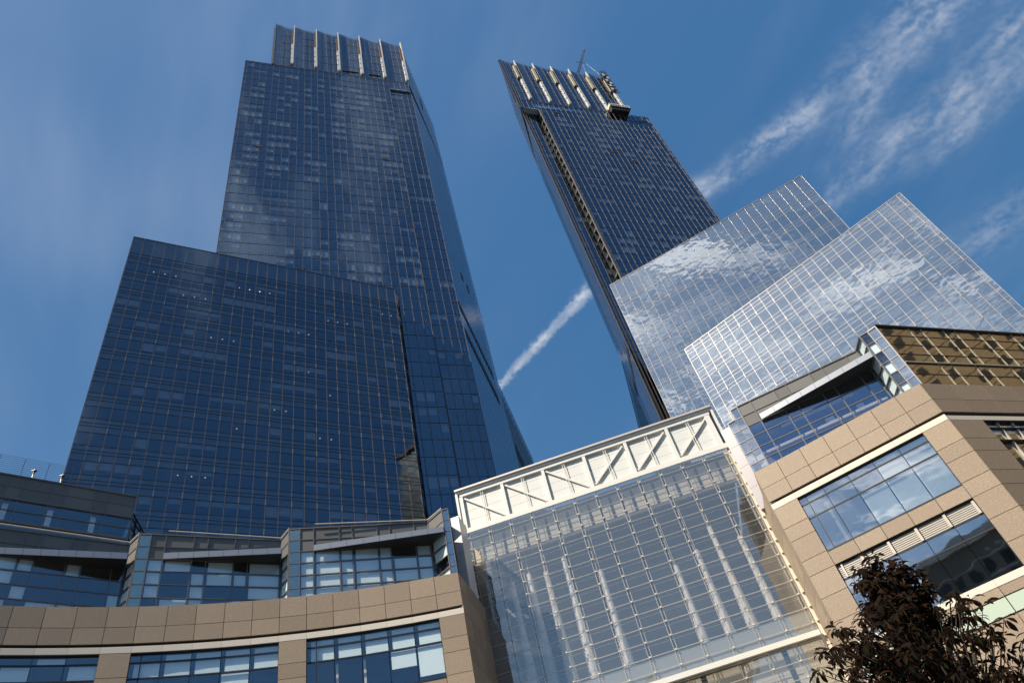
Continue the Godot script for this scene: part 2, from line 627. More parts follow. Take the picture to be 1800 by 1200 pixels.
	# fins: broad box below, thin blade above with a dark slot on its left
	for k in 6:
		var s := 6.066 * k
		var fin := thing_part(T, "crown_fin", F.p(s, 203.0))
		var lo := MB.new()
		lo.box(F.x(s - 0.36, s + 0.36, 203.4, 216.0, -0.3, 0.45))
		lo.box(F.x(s - 0.28, s + 0.28, 203.05, 203.4, -0.3, 0.40))
		bit(fin, "fin_box", lo, M.fin)
		var joints := MB.new()
		for y in [206.4, 209.4, 212.4]:
			joints.box(F.x(s - 0.44, s - 0.05, y, y + 0.22, 0.2, 0.48))
		bit(fin, "fin_joint", joints, M.rust)
		var hi := MB.new()
		hi.box(F.x(s + 0.16, s + 0.42, 216.0, 229.9, -0.3, 0.45))
		bit(fin, "fin_blade", hi, M.fin)
		var sl := MB.new()
		sl.box(F.x(s - 0.42, s + 0.13, 216.0, 225.5, -0.3, 0.25))
		bit(fin, "fin_slot", sl, M.rust)
		if not left:
			var fr := MB.new()
			fr.box(F.x(s - 1.0, s - 0.85, 217.0, 225.5, 0.0, 0.6))
			fr.box(F.x(s - 0.6, s - 0.45, 217.0, 225.5, 0.0, 0.7))
			for y in [217.0, 221.0, 225.3]:
				fr.box(F.x(s - 1.0, s + 0.1, y, y + 0.2, 0.0, 0.6))
			bit(fin, "fin_rack", fr, M.beige)
	# side wall towards the gap
	var FS := Face.new(C, side1) if left else Face.new(side1, C)
	var FC := Face.new(side0, side1) if left else Face.new(side1, side0)
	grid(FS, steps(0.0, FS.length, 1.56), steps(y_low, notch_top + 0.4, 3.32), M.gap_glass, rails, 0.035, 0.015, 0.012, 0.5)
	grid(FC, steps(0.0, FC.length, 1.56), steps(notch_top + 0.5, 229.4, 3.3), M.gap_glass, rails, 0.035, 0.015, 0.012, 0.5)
	core.box(FS.x(0.1, FS.length - 0.1, y_low, notch_top, -0.7, -0.5))
	core.box(FC.x(0.1, FC.length - 0.1, notch_top, 229.0, -0.7, -0.5))
	var bands := []
	if left:
		bands = [FS.x(0.6, 21.5, 107.2, 109.0, -0.2, 0.06), FS.x(1.2, 21.0, 99.7, 102.0, -0.2, 0.06), FC.x(13.8, 14.7, 214.0, 220.8, -0.2, 0.06), FS.x(11.5, 12.7, 129.0, 131.0, -0.2, 0.06), FS.x(15.5, 16.7, 129.5, 131.5, -0.2, 0.06)]
	else:
		bands = [FN.x(0.15, 0.5, y_low, 90.0, -0.2, 0.1), FN.x(1.5, 1.9, 70.0, 84.0, -0.2, 0.1), FS.x(2.0, FS.length - 1.0, 99.7, 102.0, -0.2, 0.06)]
	for q in bands:
		part(T, "louvre_band", unit, M.black, q)
	for q in ([[-6.8, 157.5], [20.4, 157.9]] if left else [[5.2, 196.0], [17.0, 176.0], [21.5, 172.0]]):
		part(T, "open_vent", unit, M.black, F.x(q[0], q[0] + 1.4, q[1] - 0.4, q[1] + 0.4, -0.1, 0.1))
	if left:
		part(T, "open_vent", unit, M.black, F.x(13.0, 17.2, 203.7, 203.95, -0.1, 0.2))
		part(T, "open_vent", unit, M.black, F.x(20.0, 23.2, 203.7, 203.95, -0.1, 0.2))
	# lower mass behind
	var beyond := side1 + (Vector2(2.2, 28.0) if left else Vector2(2.2, 30.0))
	var FB := Face.new(side1, beyond) if left else Face.new(beyond, side1)
	var yb := 110.4 if left else 112.0
	grid(FB, steps(0.2, FB.length, 2.0), steps(y_low, yb, 4.1), M.tower_glass, mull, 0.06, 0.05, 0.03, 0.5)
	core.box(FB.x(0.1, FB.length, y_low, yb - 0.1, -0.7, -0.5))
	var lb := MB.new()
	lb.box(FB.x(2.0, FB.length - 2.0, 92.0, 95.5, -0.2, 0.06))
	bit(T, "rear_louvre_band", lb, M.black)
	# body of the tower, opaque, behind all its glass
	var ub := Vector2(-u.y, u.x)
	var w0 := F.plan(s0 + 0.3, -2.0)
	var w1 := F.plan(s1 - 0.4, -2.0)
	core.prism([w0, Q + back * 1.6, C + back * 2.2 + Vector2(-0.9, 0), side1 + Vector2(-0.9, -0.3), w0 + ub * 24.0] if left else [Q + back * 1.6, w1, w1 + ub * 24.0, side1 + Vector2(0.9, -0.3), C + back * 2.2 + Vector2(0.9, 0)], 0.0, y_top - 0.5)
	var roof := MB.new()
	roof.prism([F.plan(s0, -0.05), Q, C, side1, w0 + ub * 24.0] if left else [Q, F.plan(s1, -0.05), w1 + ub * 24.0, side1, C], y_top - 0.35, y_top - 0.02)
	# end wall of the wing
	var we := F.plan(-11.35) if left else F.plan(36.75)
	var FE := Face.new(we + ub * 22.0, we) if left else Face.new(we, we + ub * 22.0)
	grid(FE, steps(0.0, 22.0, 1.56), steps(y_low, y_top, 3.32), M.tower_glass, mull, 0.06, 0.04, 0.05, 0.0)
	core.box(FE.x(0.1, 21.9, y_low, y_top - 0.5, -0.6, -0.4))
	# end of the crown over the wing
	var ce := F.plan(-4.7) if left else F.plan(30.35)
	var FX := Face.new(ce + ub * 20.0, ce) if left else Face.new(ce, ce + ub * 20.0)
	core.box(FX.x(0.0, 19.5, y_top, 228.6, -0.4, -0.05))
	if left:
		var post := MB.new()
		post.box(F.x(-5.25, -4.95, y_top, 230.0, -1.6, -0.9))
		post.box(F.x(-4.85, -4.6, y_top, 229.7, -0.5, 0.25))
		bit(T, "crown_post", post, M.grey_frame)
	bit(T, "roof", roof, M.interior)
	bit(T, "core_wall", core, M.interior)
	stuff(T, "floor_slabs", slabs, M.ceiling)
	stuff(T, "mullions", mull, M.mullion)
	stuff(T, "rails", rails, M.dark_rail)
	stuff(T, "mullion_glints", glints, M.glint_metal)
	flush(T)


func thing_part(T: Node3D, called: String, at: Vector3) -> Node3D:
	var o := Node3D.new()
	o.name = called
	T.add_child(o, true)
	o.position = at - T.position
	return o


# ---------------------------------------------------------------- office blocks
func block(T: Node3D, a: Vector2, dir_deg: float, length: float, top: float, base: float, pitch: float, subs: Array, y_low: float, mod: float, first: float, glass: Material, frame: Material, blinds: float, blind_mat: Material, deep: float, lamps: int, vw: float) -> Face:
	var r := deg_to_rad(dir_deg)
	var F := Face.new(a, a + Vector2(cos(r), sin(r)))
	F.length = length
	var mull := MB.new()
	var slabs := MB.new()
	var glints := MB.new()
	var rails := MB.new()
	var cols := steps(0.0, length, mod, first)
	var rows := office_rows(top, base, pitch, subs, y_low)
	grid(F, cols, rows, glass, mull, vw, 0.036 if frame == M.mullion else vw * 0.75, 0.06 if frame == M.mullion else 0.03, 1.0, rails)
	var y := base
	var tops := []
	while y > y_low:
		slabs.box(F.x(0.1, length - 0.1, maxf(y - subs[-1] + 0.05, y_low), minf(y + 0.05, top), -2.4, -0.14))
		if y - subs[-1] > y_low:
			tops.append(y - subs[-1])
		y -= pitch
	if top > base:
		slabs.box(F.x(0.1, length - 0.1, base, top - 0.1, -2.4, -0.14))
	blind_rows(T, F, cols, tops, 260, blinds, 0.5, 1.5, blind_mat)
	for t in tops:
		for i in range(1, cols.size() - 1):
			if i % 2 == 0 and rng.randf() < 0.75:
				glints.box(F.x(cols[i] - 0.05, cols[i] + 0.05, t - 0.1, t + 0.75, 0.05, 0.13))  # sun glints modelled as small raised bits, no real fitting
	for k in lamps:
		var t: float = tops[rng.randi_range(0, mini(tops.size() - 1, 9))]
		var i := rng.randi_range(1, cols.size() - 3)
		for j in rng.randi_range(1, 3):
			if i + j < cols.size() - 1:
				part(T, "ceiling_light", unit, M.ceiling_lamp, F.x(cols[i + j] + 0.64, cols[i + j] + 0.78, t - 0.10, t - 0.04, -1.1, -0.96))
	var core := MB.new()
	core.box(F.x(0.05, length - 0.05, 0.0, top - 0.1, -2.6, -2.4))
	core.box(F.x(0.1, length - 0.1, 0.0, top - 0.15, -2.6 - deep, -2.6))
	var side := MB.new()
	side.box(F.x(0.02, 0.12, y_low, top - 0.05, -2.6, -0.12))
	side.box(F.x(length - 0.12, length - 0.02, y_low, top - 0.05, -2.6, -0.12))
	bit(T, "end_wall", side, M.grey_panel_b)
	var cop := MB.new()
	cop.box(F.x(-0.02, length + 0.02, top - 0.02, top + 0.06, -2.6 - deep, 0.05))
	bit(T, "parapet", cop, frame)
	bit(T, "core_wall", core, M.interior)
	stuff(T, "floor_slabs", slabs, M.ceiling)
	stuff(T, "mullions", mull, frame)
	stuff(T, "rails", rails, M.dark_rail if frame == M.mullion else frame)
	stuff(T, "mullion_glints", glints, M.glint_metal if frame == M.mullion else frame)
	return F


# ---------------------------------------------------------------- stone podiums
var arc_pts: PackedVector2Array = []


func arc(s: float, off := 0.0) -> Vector2:  # along the concave left podium, s metres leftwards from its right corner; off behind it
	if arc_pts.is_empty():
		var p := Vector2(-9.28, 53.97)
		for i in 640:
			arc_pts.append(p)
			var t := deg_to_rad(9.0 + 0.845 * (i + 0.5) * 0.1)
			p -= Vector2(cos(t), sin(t)) * 0.1
	var k := clampf(s / 0.1, -30, 638)
	var th := deg_to_rad(9.0 + 0.845 * s)
	var q: Vector2
	if k < 0:
		q = arc_pts[0] + Vector2(cos(th), sin(th)) * -s
	else:
		var i := int(k)
		q = arc_pts[i].lerp(arc_pts[i + 1], k - i)
	return q + Vector2(-sin(th), cos(th)) * off


func straight(s: float, off := 0.0) -> Vector2:  # along the right podium, s metres rightwards from its left corner
	var a := deg_to_rad(-23.557)
	return Vector2(15.33, 52.01) + Vector2(cos(a), sin(a)) * s + Vector2(-sin(a), cos(a)) * off


func stone_panel(T: Node3D, F: Face, s0: float, s1: float, y0: float, y1: float, d := 0.0) -> void:
	var g := 0.018
	var m: Material = M[["stone_light", "stone", "stone_mid", "stone_deep"][rng.randi_range(0, 3)]]
	var j := rng.randf_range(-0.004, 0.004)
	part(T, "stone_panel", unit, m, F.x(s0 + g, s1 - g, y0 + g, y1 - g, d - 0.12, d + j))


# One bay of facade from plan point a (left) to b (right): stone band, recess, white band and, where it is a window bay, glazing; else stone.
func podium_slice(T: Node3D, a: Vector2, b: Vector2, window: bool, mulls: Array, boxes: Dictionary, glass: Material, rows2: bool) -> void:
	var F := Face.new(a, b)
	var L := F.length
	stone_panel(T, F, 0, L, 32.15, 33.75)
	stone_panel(T, F, 0, L, 30.92, 32.15)
	boxes.joint.box(F.x(0, L, 30.92, 33.70, -0.5, -0.10))
	boxes.joint.box(F.x(0, L, 30.60, 30.93, -0.6, -0.40))
	part(T, "white_band", unit, M.limestone, F.x(0.006, L - 0.006, 30.24, 30.70, -0.30, 0.0))
	var bands: Array = [[28.5, 30.22], [27.4, 28.5], [25.75, 27.4], [24.6, 25.75], [22.9, 24.6], [21.2, 22.9], [19.6, 21.2], [18.5, 19.1]]
	if not window:
		boxes.joint.box(F.x(0, L, 0.0, 30.25, -0.5, -0.10))
		for r in bands:
			stone_panel(T, F, 0, L, r[0], r[1])
		part(T, "white_band", unit, M.limestone, F.x(0.006, L - 0.006, 19.12, 19.58, -0.30, 0.01))
	else:
		for r in [[25.70, 28.43], [28.50, 29.56], [29.62, 30.18]]:
			for i in mulls.size() - 1:
				pane(F.x(mulls[i] + 0.02, mulls[i + 1] - 0.02, r[0], r[1], -0.28, -0.25), glass)
		for y in [28.465, 29.59]:
			boxes.frame.box(F.x(0, L, y - 0.045, y + 0.045, -0.32, -0.21))
		boxes.frame.box(F.x(0, L, 30.17, 30.24, -0.4, -0.1))
		boxes.frame.box(F.x(0, L, 25.62, 25.72, -0.4, 0.02))
		boxes.joint.box(F.x(0, L, 24.5, 25.6, -0.5, -0.10))
		boxes.joint.box(F.x(0, L, 0.0, 18.6, -0.5, -0.10))
		stone_panel(T, F, 0, L, 24.6, 25.66)
		boxes.ceil.box(F.x(0, L, 30.1, 30.3, -5.0, -0.35))
		boxes.room.box(F.x(0, L, 19.0, 30.3, -5.2, -5.0))
		boxes.room.box(F.x(0, L, 24.7, 25.5, -5.0, -0.5))
		# lower storey: louvres, then glazing
		boxes.frame.box(F.x(0, L, 24.50, 24.58, -0.6, -0.1))
		for k in 7:
			boxes.louvre.box(F.x(0.03, L - 0.03, 23.58 + k * 0.135, 23.66 + k * 0.135, -0.34, -0.20))
		boxes.black.box(F.x(0, L, 23.5, 24.55, -0.6, -0.5))
		for r in [[22.45, 23.48], [19.62, 22.40]]:
			for i in mulls.size() - 1:
				pane(F.x(mulls[i] + 0.02, mulls[i + 1] - 0.02, r[0], r[1], -0.28, -0.25), glass)
		boxes.frame.box(F.x(0, L, 22.38, 22.47, -0.32, -0.21))
		boxes.frame.box(F.x(0, L, 23.46, 23.56, -0.32, -0.21))
		part(T, "white_band", unit, M.limestone, F.x(0.006, L - 0.006, 19.12, 19.58, -0.30, 0.01))
		stone_panel(T, F, 0, L, 18.5, 19.1)
	for s in mulls.slice(1, -1) if window else []:
		boxes.frame.box(F.x(s - 0.03, s + 0.03, 25.7, 30.2, -0.33, -0.2))
	part(T, "green_panel", unit, M.green_glass, F.x(0.03, L - 0.03, 17.5, 18.46, -0.2, -0.05))
	for k in 4:
		stone_panel(T, F, 0, L, 17.4 - (k + 1) * 4.3, 17.4 - k * 4.3)


func podium_boxes() -> Dictionary:
	return {"joint": MB.new(), "frame": MB.new(), "ceil": MB.new(), "room": MB.new(), "louvre": MB.new(), "black": MB.new(), "grey": MB.new()}


func podium_done(T: Node3D, boxes: Dictionary) -> void:
	stuff(T, "panel_joints", boxes.joint, M.joint)
	stuff(T, "window_frames", boxes.frame, M.dark_frame)
	stuff(T, "ceilings", boxes.ceil, M.ceiling)
	stuff(T, "room_walls", boxes.room, M.room_wall)
	stuff(T, "louvre_slats", boxes.louvre, M.louvre)
	stuff(T, "louvre_backs", boxes.black, M.black)
	stuff(T, "glazing_bars", boxes.grey, M.grey_frame)


# The set-back glazed storey: glass follows the plan polyline pts; grey panels above, panes below.
func glazed(T: Node3D, a: Vector2, b: Vector2, cols: Array, y_top: float, boxes: Dictionary, glass: Material, grey_from: float, blind_share: float, blind_mat: Material, grey := true) -> void:
	var F := Face.new(a, b)
	var L := F.length
	cols = cols.duplicate()
	if cols.is_empty():
		cols = [0.0, L]
	var ys := [33.70, 34.74, 35.85, 36.97, 38.05, 39.15, y_top]
	for i in cols.size() - 1:
		for j in ys.size() - 1:
			var s0: float = cols[i] + 0.035
			var s1: float = cols[i + 1] - 0.035
			if ys[j + 1] <= ys[j] + 0.1:
				continue
			if grey and ys[j] >= grey_from:
				part(T, "grey_panel", unit, M[["grey_panel", "grey_panel_b"][rng.randi_range(0, 1)]], F.x(s0, s1, ys[j] + 0.03, ys[j + 1] - 0.03, -0.10, -0.02))
			else:
				pane(F.x(s0, s1, ys[j] + 0.03, ys[j + 1] - 0.03, -0.04, -0.01), glass)
				if rng.randf() < blind_share and L > 0.5:
					part(T, "blind", unit, blind_mat, F.x(s0 + (0.18 if s1 - s0 > 1.4 else 0.1), s1 - 0.02, ys[j] + 0.14, ys[j + 1] - 0.06, -0.16, -0.13))
	for s in cols:
		boxes.grey.box(F.x(s - 0.035, s + 0.035, 33.7, y_top, -0.10, 0.05))
	for y in ys:
		if y < y_top:
			boxes.grey.box(F.x(0, L, y - 0.03, y + 0.03, -0.09, 0.03))
	if L > 3.0:
		boxes.ceil.box(F.x(0, L, 38.2, y_top - 0.2, -4.0, -0.45))
		boxes.room.box(F.x(-0.2, L + 0.2, 33.6, y_top - 0.2, -4.2, -4.0))
		boxes.ceil.box(F.x(0, L, 33.45, 33.65, -4.0, 0.0))
	else:
		boxes.black.box(F.x(0.05, L - 0.05, 33.6, y_top - 0.06, -0.52, -0.45))
	boxes.grey.box(F.x(-0.02, L + 0.02, y_top - 0.05, y_top + 0.06, -4.2 if L > 3.0 else -0.6, 0.06))


func canopy(T: Node3D, tip: Vector2, front: Vector2, deep: Vector2) -> void:
	var C := thing_part(T, "canopy", Vector3(tip.x, 37.95, -tip.y))
	var so := MB.new()
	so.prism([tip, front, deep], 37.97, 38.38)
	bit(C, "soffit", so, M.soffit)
	var F := Face.new(tip, front)
	var n := 8
	for i in n:
		part(C, "fascia_panel", unit, M.fascia, F.x(F.length * i / n + 0.012, F.length * (i + 1) / n - 0.012, 37.93, 38.46, 0.01, 0.06))
	var E := Face.new(front, deep)
	part(C, "fascia_end", unit, M.fascia, E.x(0.0, E.length, 37.94, 38.45, 0.01, 0.06))


func alternate(L: float, first: float) -> Array:
	var out := [0.0]
	var s := first
	var wide := true
	while s < L - 0.5:
		out.append(s)
		s += 2.1 if wide else 1.06
		wide = not wide
	out.append(L)
	return out


func terrace(T: Node3D, poly: Array, y0: float, y1: float) -> void:
	var mb := MB.new()
	for i in range(0, poly.size() - 1):
		mb.prism([poly[i][0], poly[i + 1][0], poly[i + 1][1], poly[i][1]], y0, y1)
	bit(T, "terrace_deck", mb, M.paving)


func left_podium() -> void:
	var T := thing("curved_podium", Vector3(-24, 0, -50), "low concave tan stone building with a glazed top storey, left of the atrium", "building")
	var bx := podium_boxes()
	var k := 0
	var s := 0.0
	# 1.97 m bays of stone; five of every six panels sit over a window
	while s < 41.0:
		var idx := k % 6
		var window := idx >= 1 and k >= 1
		var a := arc(s + 1.97)
		var b := arc(s)
		var L := a.distance_to(b)
		podium_slice(T, a, b, window, [0.0, L * 0.35, L] if idx == 5 else [0.0, L], bx, M.podium_glass, true)
		if window:
			var F := Face.new(a, b)
			for r in [[28.60, 29.54], [29.66, 30.12]]:
				if rng.randf() < 0.85 or k < 6:
					part(T, "blind", unit, M.pale_blind, F.x(0.30, L - 0.03, r[0], r[1], -0.42, -0.39))
			if k in [1, 2, 8]:
				part(T, "blind", unit, M.pale_blind, F.x(0.12, L - 0.03, 26.2 if k != 2 else 27.1, 28.40, -0.42, -0.39))
			if k in [3, 4]:
				part(T, "interior_column", unit, M.cream, F.x(0.05, 0.22, 25.8, 28.4, -0.95, -0.80))
		s += 1.97
		k += 1
	# end wall towards the atrium, folded once
	var c0 := arc(0.0)
	var c1 := Vector2(-8.86, 57.6)
	var c2 := Vector2(-8.62, 61.0)
	for q in [[c0, c1, 2], [c1, c2, 2]]:
		var F := Face.new(q[0], q[1])
		for i in int(q[2]):
			for r in [[32.15, 33.75], [30.3, 32.15], [28.5, 30.3], [26.6, 28.5], [24.8, 26.6], [22.9, 24.8], [21.0, 22.9], [18.0, 21.0]]:
				stone_panel(T, F, F.length * i / q[2], F.length * (i + 1) / q[2], r[0], r[1])
		bx.joint.box(F.x(0, F.length, 0, 33.7, -0.5, -0.10))
	# glazed storey in three bays
	var bays := [[36.2, 24.5, 0.42], [24.5, 13.2, 0.82], [13.2, 0.0, 0.97]]
	for q in bays:
		var sl: float = q[0]
		var sr: float = q[1]
		var p0 := arc(sl, 0.5)
		var p1 := arc(sl - 0.8, 0.5)
		var p2 := arc(sr + (1.9 if sr < 1 else 0.8), 2.0)
		var p3 := arc(sr + (0.55 if sr < 1 else 0.06), 0.55)
		glazed(T, p0, p1, [], 40.25, bx, M.side_glass, 99.0, 0.0, M.blind)
		glazed(T, p1, p2, alternate(p1.distance_to(p2), 1.1), 40.25, bx, M.podium_glass, 37.5, q[2], M.pale_blind)
		glazed(T, p2, p3, [], 40.25, bx, M.podium_glass, 37.5, 0.9, M.pale_blind)
		if sr < 1:
			glazed(T, p3, arc(0.03, 0.55), [], 40.25, bx, M.window_glass, 99.0, 0.0, M.blind)
		canopy(T, arc(sl - 1.9, 0.42), arc(sr + 0.62, 0.40), p2)
		var rail := MB.new()
		var f := Face.new(arc(sl - 2.0, 0.4), p2)
		rail.tube(f.p(0, 40.45, 0.1), f.p(f.length, 40.45, 0.1), 0.045)
		rail.tube(f.p(f.length, 40.45, 0.1), Vector3(p3.x, 40.45, -p3.y), 0.045)
		bit(T, "roof_rail", rail, M.steel)
	var deck := []
	var i := 0.0
	while i <= 41.0:
		deck.append([arc(i, 0.1), arc(i, 9.0)])
		i += 2.0
	terrace(T, deck, 33.2, 33.6)
	var deck2 := []
	i = 0.0
	while i <= 36.0:
		deck2.append([arc(i, 2.4), arc(i, 9.0)])
		i += 2.0
	terrace(T, deck2, 40.0, 40.22)
	# lit wall lamps and wooden panels behind the left bay
	var FL := Face.new(arc(35.4, 0.5), arc(25.75, 2.0))
	for q in [2.4, 5.6, 8.2]:
		part(T, "wall_lamp", unit, M.warm_lamp, FL.x(q, q + 0.13, 34.0, 34.38, -1.1, -0.95))
		part(T, "wood_panel", unit, M.wood, FL.x(q - 0.75, q - 0.15, 33.7, 34.7, -1.3, -1.2))
	var FM := Face.new(arc(23.7, 0.5), arc(14.5, 2.0))
	part(T, "wood_panel", unit, M.wood, FM.x(0.5, 0.95, 33.7, 35.6, -1.3, -1.2))
	var core := MB.new()
	var poly := []
	for q in [40, 32, 24, 16, 8, 1]:
		poly.append(arc(q, 6.0))
	for q in 5:
		core.prism([arc(40 - q * 8, 6.0), arc(32 - q * 8, 6.0), arc(32 - q * 8, 9.0), arc(40 - q * 8, 9.0)], 0.0, 33.1)
	bit(T, "core_wall", core, M.interior)
	podium_done(T, bx)
	flush(T)


func roof_pavilion() -> void:
	var a := Vector2(-47.2, 36.4)
	var b := Vector2(-35.0, 48.3)
	var F := Face.new(a, b)
	var T := thing("roof_pavilion", F.p(0, 40.2), "grey panelled penthouse with a window strip, on the left podium's roof", "building")
	var L := F.length
	var cols := [L]
	var s := L - 2.1
	var wide := false
	while s > 0.5:
		cols.append(s)
		s -= 2.1 if wide else 1.06
		wide = not wide
	cols.append(0.0)
	cols.reverse()
	var fr := MB.new()
	for i in cols.size() - 1:
		for r in [[43.95, 44.98], [45.02, 46.0]]:
			part(T, "grey_panel", unit, M[["grey_panel", "grey_panel_b"][rng.randi_range(0, 1)]], F.x(cols[i] + 0.03, cols[i + 1] - 0.03, r[0], r[1], -0.1, 0.0))
		for r in [[42.85, 43.78], [41.85, 42.78], [40.4, 41.62]]:
			pane(F.x(cols[i] + 0.03, cols[i + 1] - 0.03, r[0], r[1], -0.05, -0.02), M.podium_glass)
		if cols[i + 1] - cols[i] < 1.5:
			part(T, "blind", unit, M.pale_blind, F.x(cols[i] + 0.15, cols[i + 1] - 0.5, 41.9, 43.7, -0.5, -0.45))
	for q in cols:
		fr.box(F.x(q - 0.03, q + 0.03, 40.2, 46.0, -0.1, 0.05))
	for y in [43.86, 41.74]:
		fr.box(F.x(0, L, y - 0.07, y + 0.07, -0.1, 0.12))
	for y in [42.81, 45.0]:
		fr.box(F.x(0, L, y - 0.025, y + 0.025, -0.1, 0.04))
	fr.box(F.x(0, L + 0.06, 46.0, 46.12, -6, 0.1))
	bit(T, "frame", fr, M.grey_frame)
	var sill := MB.new()
	sill.box(F.x(0, L - 0.05, 41.80, 41.95, -0.6, -0.2))
	bit(T, "window_sill", sill, M.pale_blind)
	var core := MB.new()
	core.box(F.x(0.0, L - 0.06, 40.2, 45.9, -6.0, -2.6))
	core.box(F.x(0.0, L - 0.06, 43.9, 45.9, -2.6, -0.12))
	core.box(F.x(L - 0.12, L - 0.04, 43.9, 45.95, -2.6, -0.1))
	bit(T, "core_wall", core, M.interior)
	# glazed return at the right
	var R := Face.new(b, b + Vector2(-0.9, 4.0))
	var rf := MB.new()
	grid(R, [0.05, 1.0, 2.2, 3.4], [40.3, 41.0, 41.9, 43.1, 43.9, 44.4], M.podium_glass, rf, 0.07, 0.06, 0.06)
	bit(T, "return_frame", rf, M.dark_frame)  # painted near-black for the shade this return lies in
	flush(T)
	# wire screen with two floodlight posts on its roof
	var W := thing("rooftop_screen", F.p(0, 46.1), "fine wire screen on the roof of the grey penthouse at the left edge", "screen")
	var G := Face.new(F.plan(1.0, -1.5), F.plan(L - 5.2, -1.5))
	var wires := MB.new()
	for k in 14:
		var y := 46.5 + k * 0.20
		wires.tube(G.p(0, y), G.p(G.length, y), 0.014, -1.0, 4)
	bit(W, "wire", wires, M.mullion)
	for k in 7:
		var posts := MB.new()
		posts.tube(G.p(G.length * k / 6.0, 46.1), G.p(G.length * k / 6.0, 49.15), 0.02, -1.0, 5)
		bit(W, "post", posts, M.mullion)
	for q in [[G.length - 0.65, "right"], [G.length - 2.75, "left"]]:
		var at := G.p(q[0], 46.1, 0.35)
		var lamp := thing("floodlight_post", at, "slim floodlight post before the rooftop wire screen, the %s one of two" % q[1], "floodlight", "floodlight posts on the penthouse roof")
		var po := MB.new()
		po.tube(at, at + Vector3(0.0, 1.35, 0), 0.06, 0.05)
		bit(lamp, "post", po, M.steel)
		var hd := MB.new()
		hd.tube(at + Vector3(0, 1.3, 0), at + Vector3(0, 1.6, 0), 0.07, 0.12, 8)
		hd.box(Transform3D(Basis().scaled(Vector3(0.34, 0.09, 0.26)), at + Vector3(0, 1.65, 0)))
		bit(lamp, "lamp_head", hd, M.dark_frame)


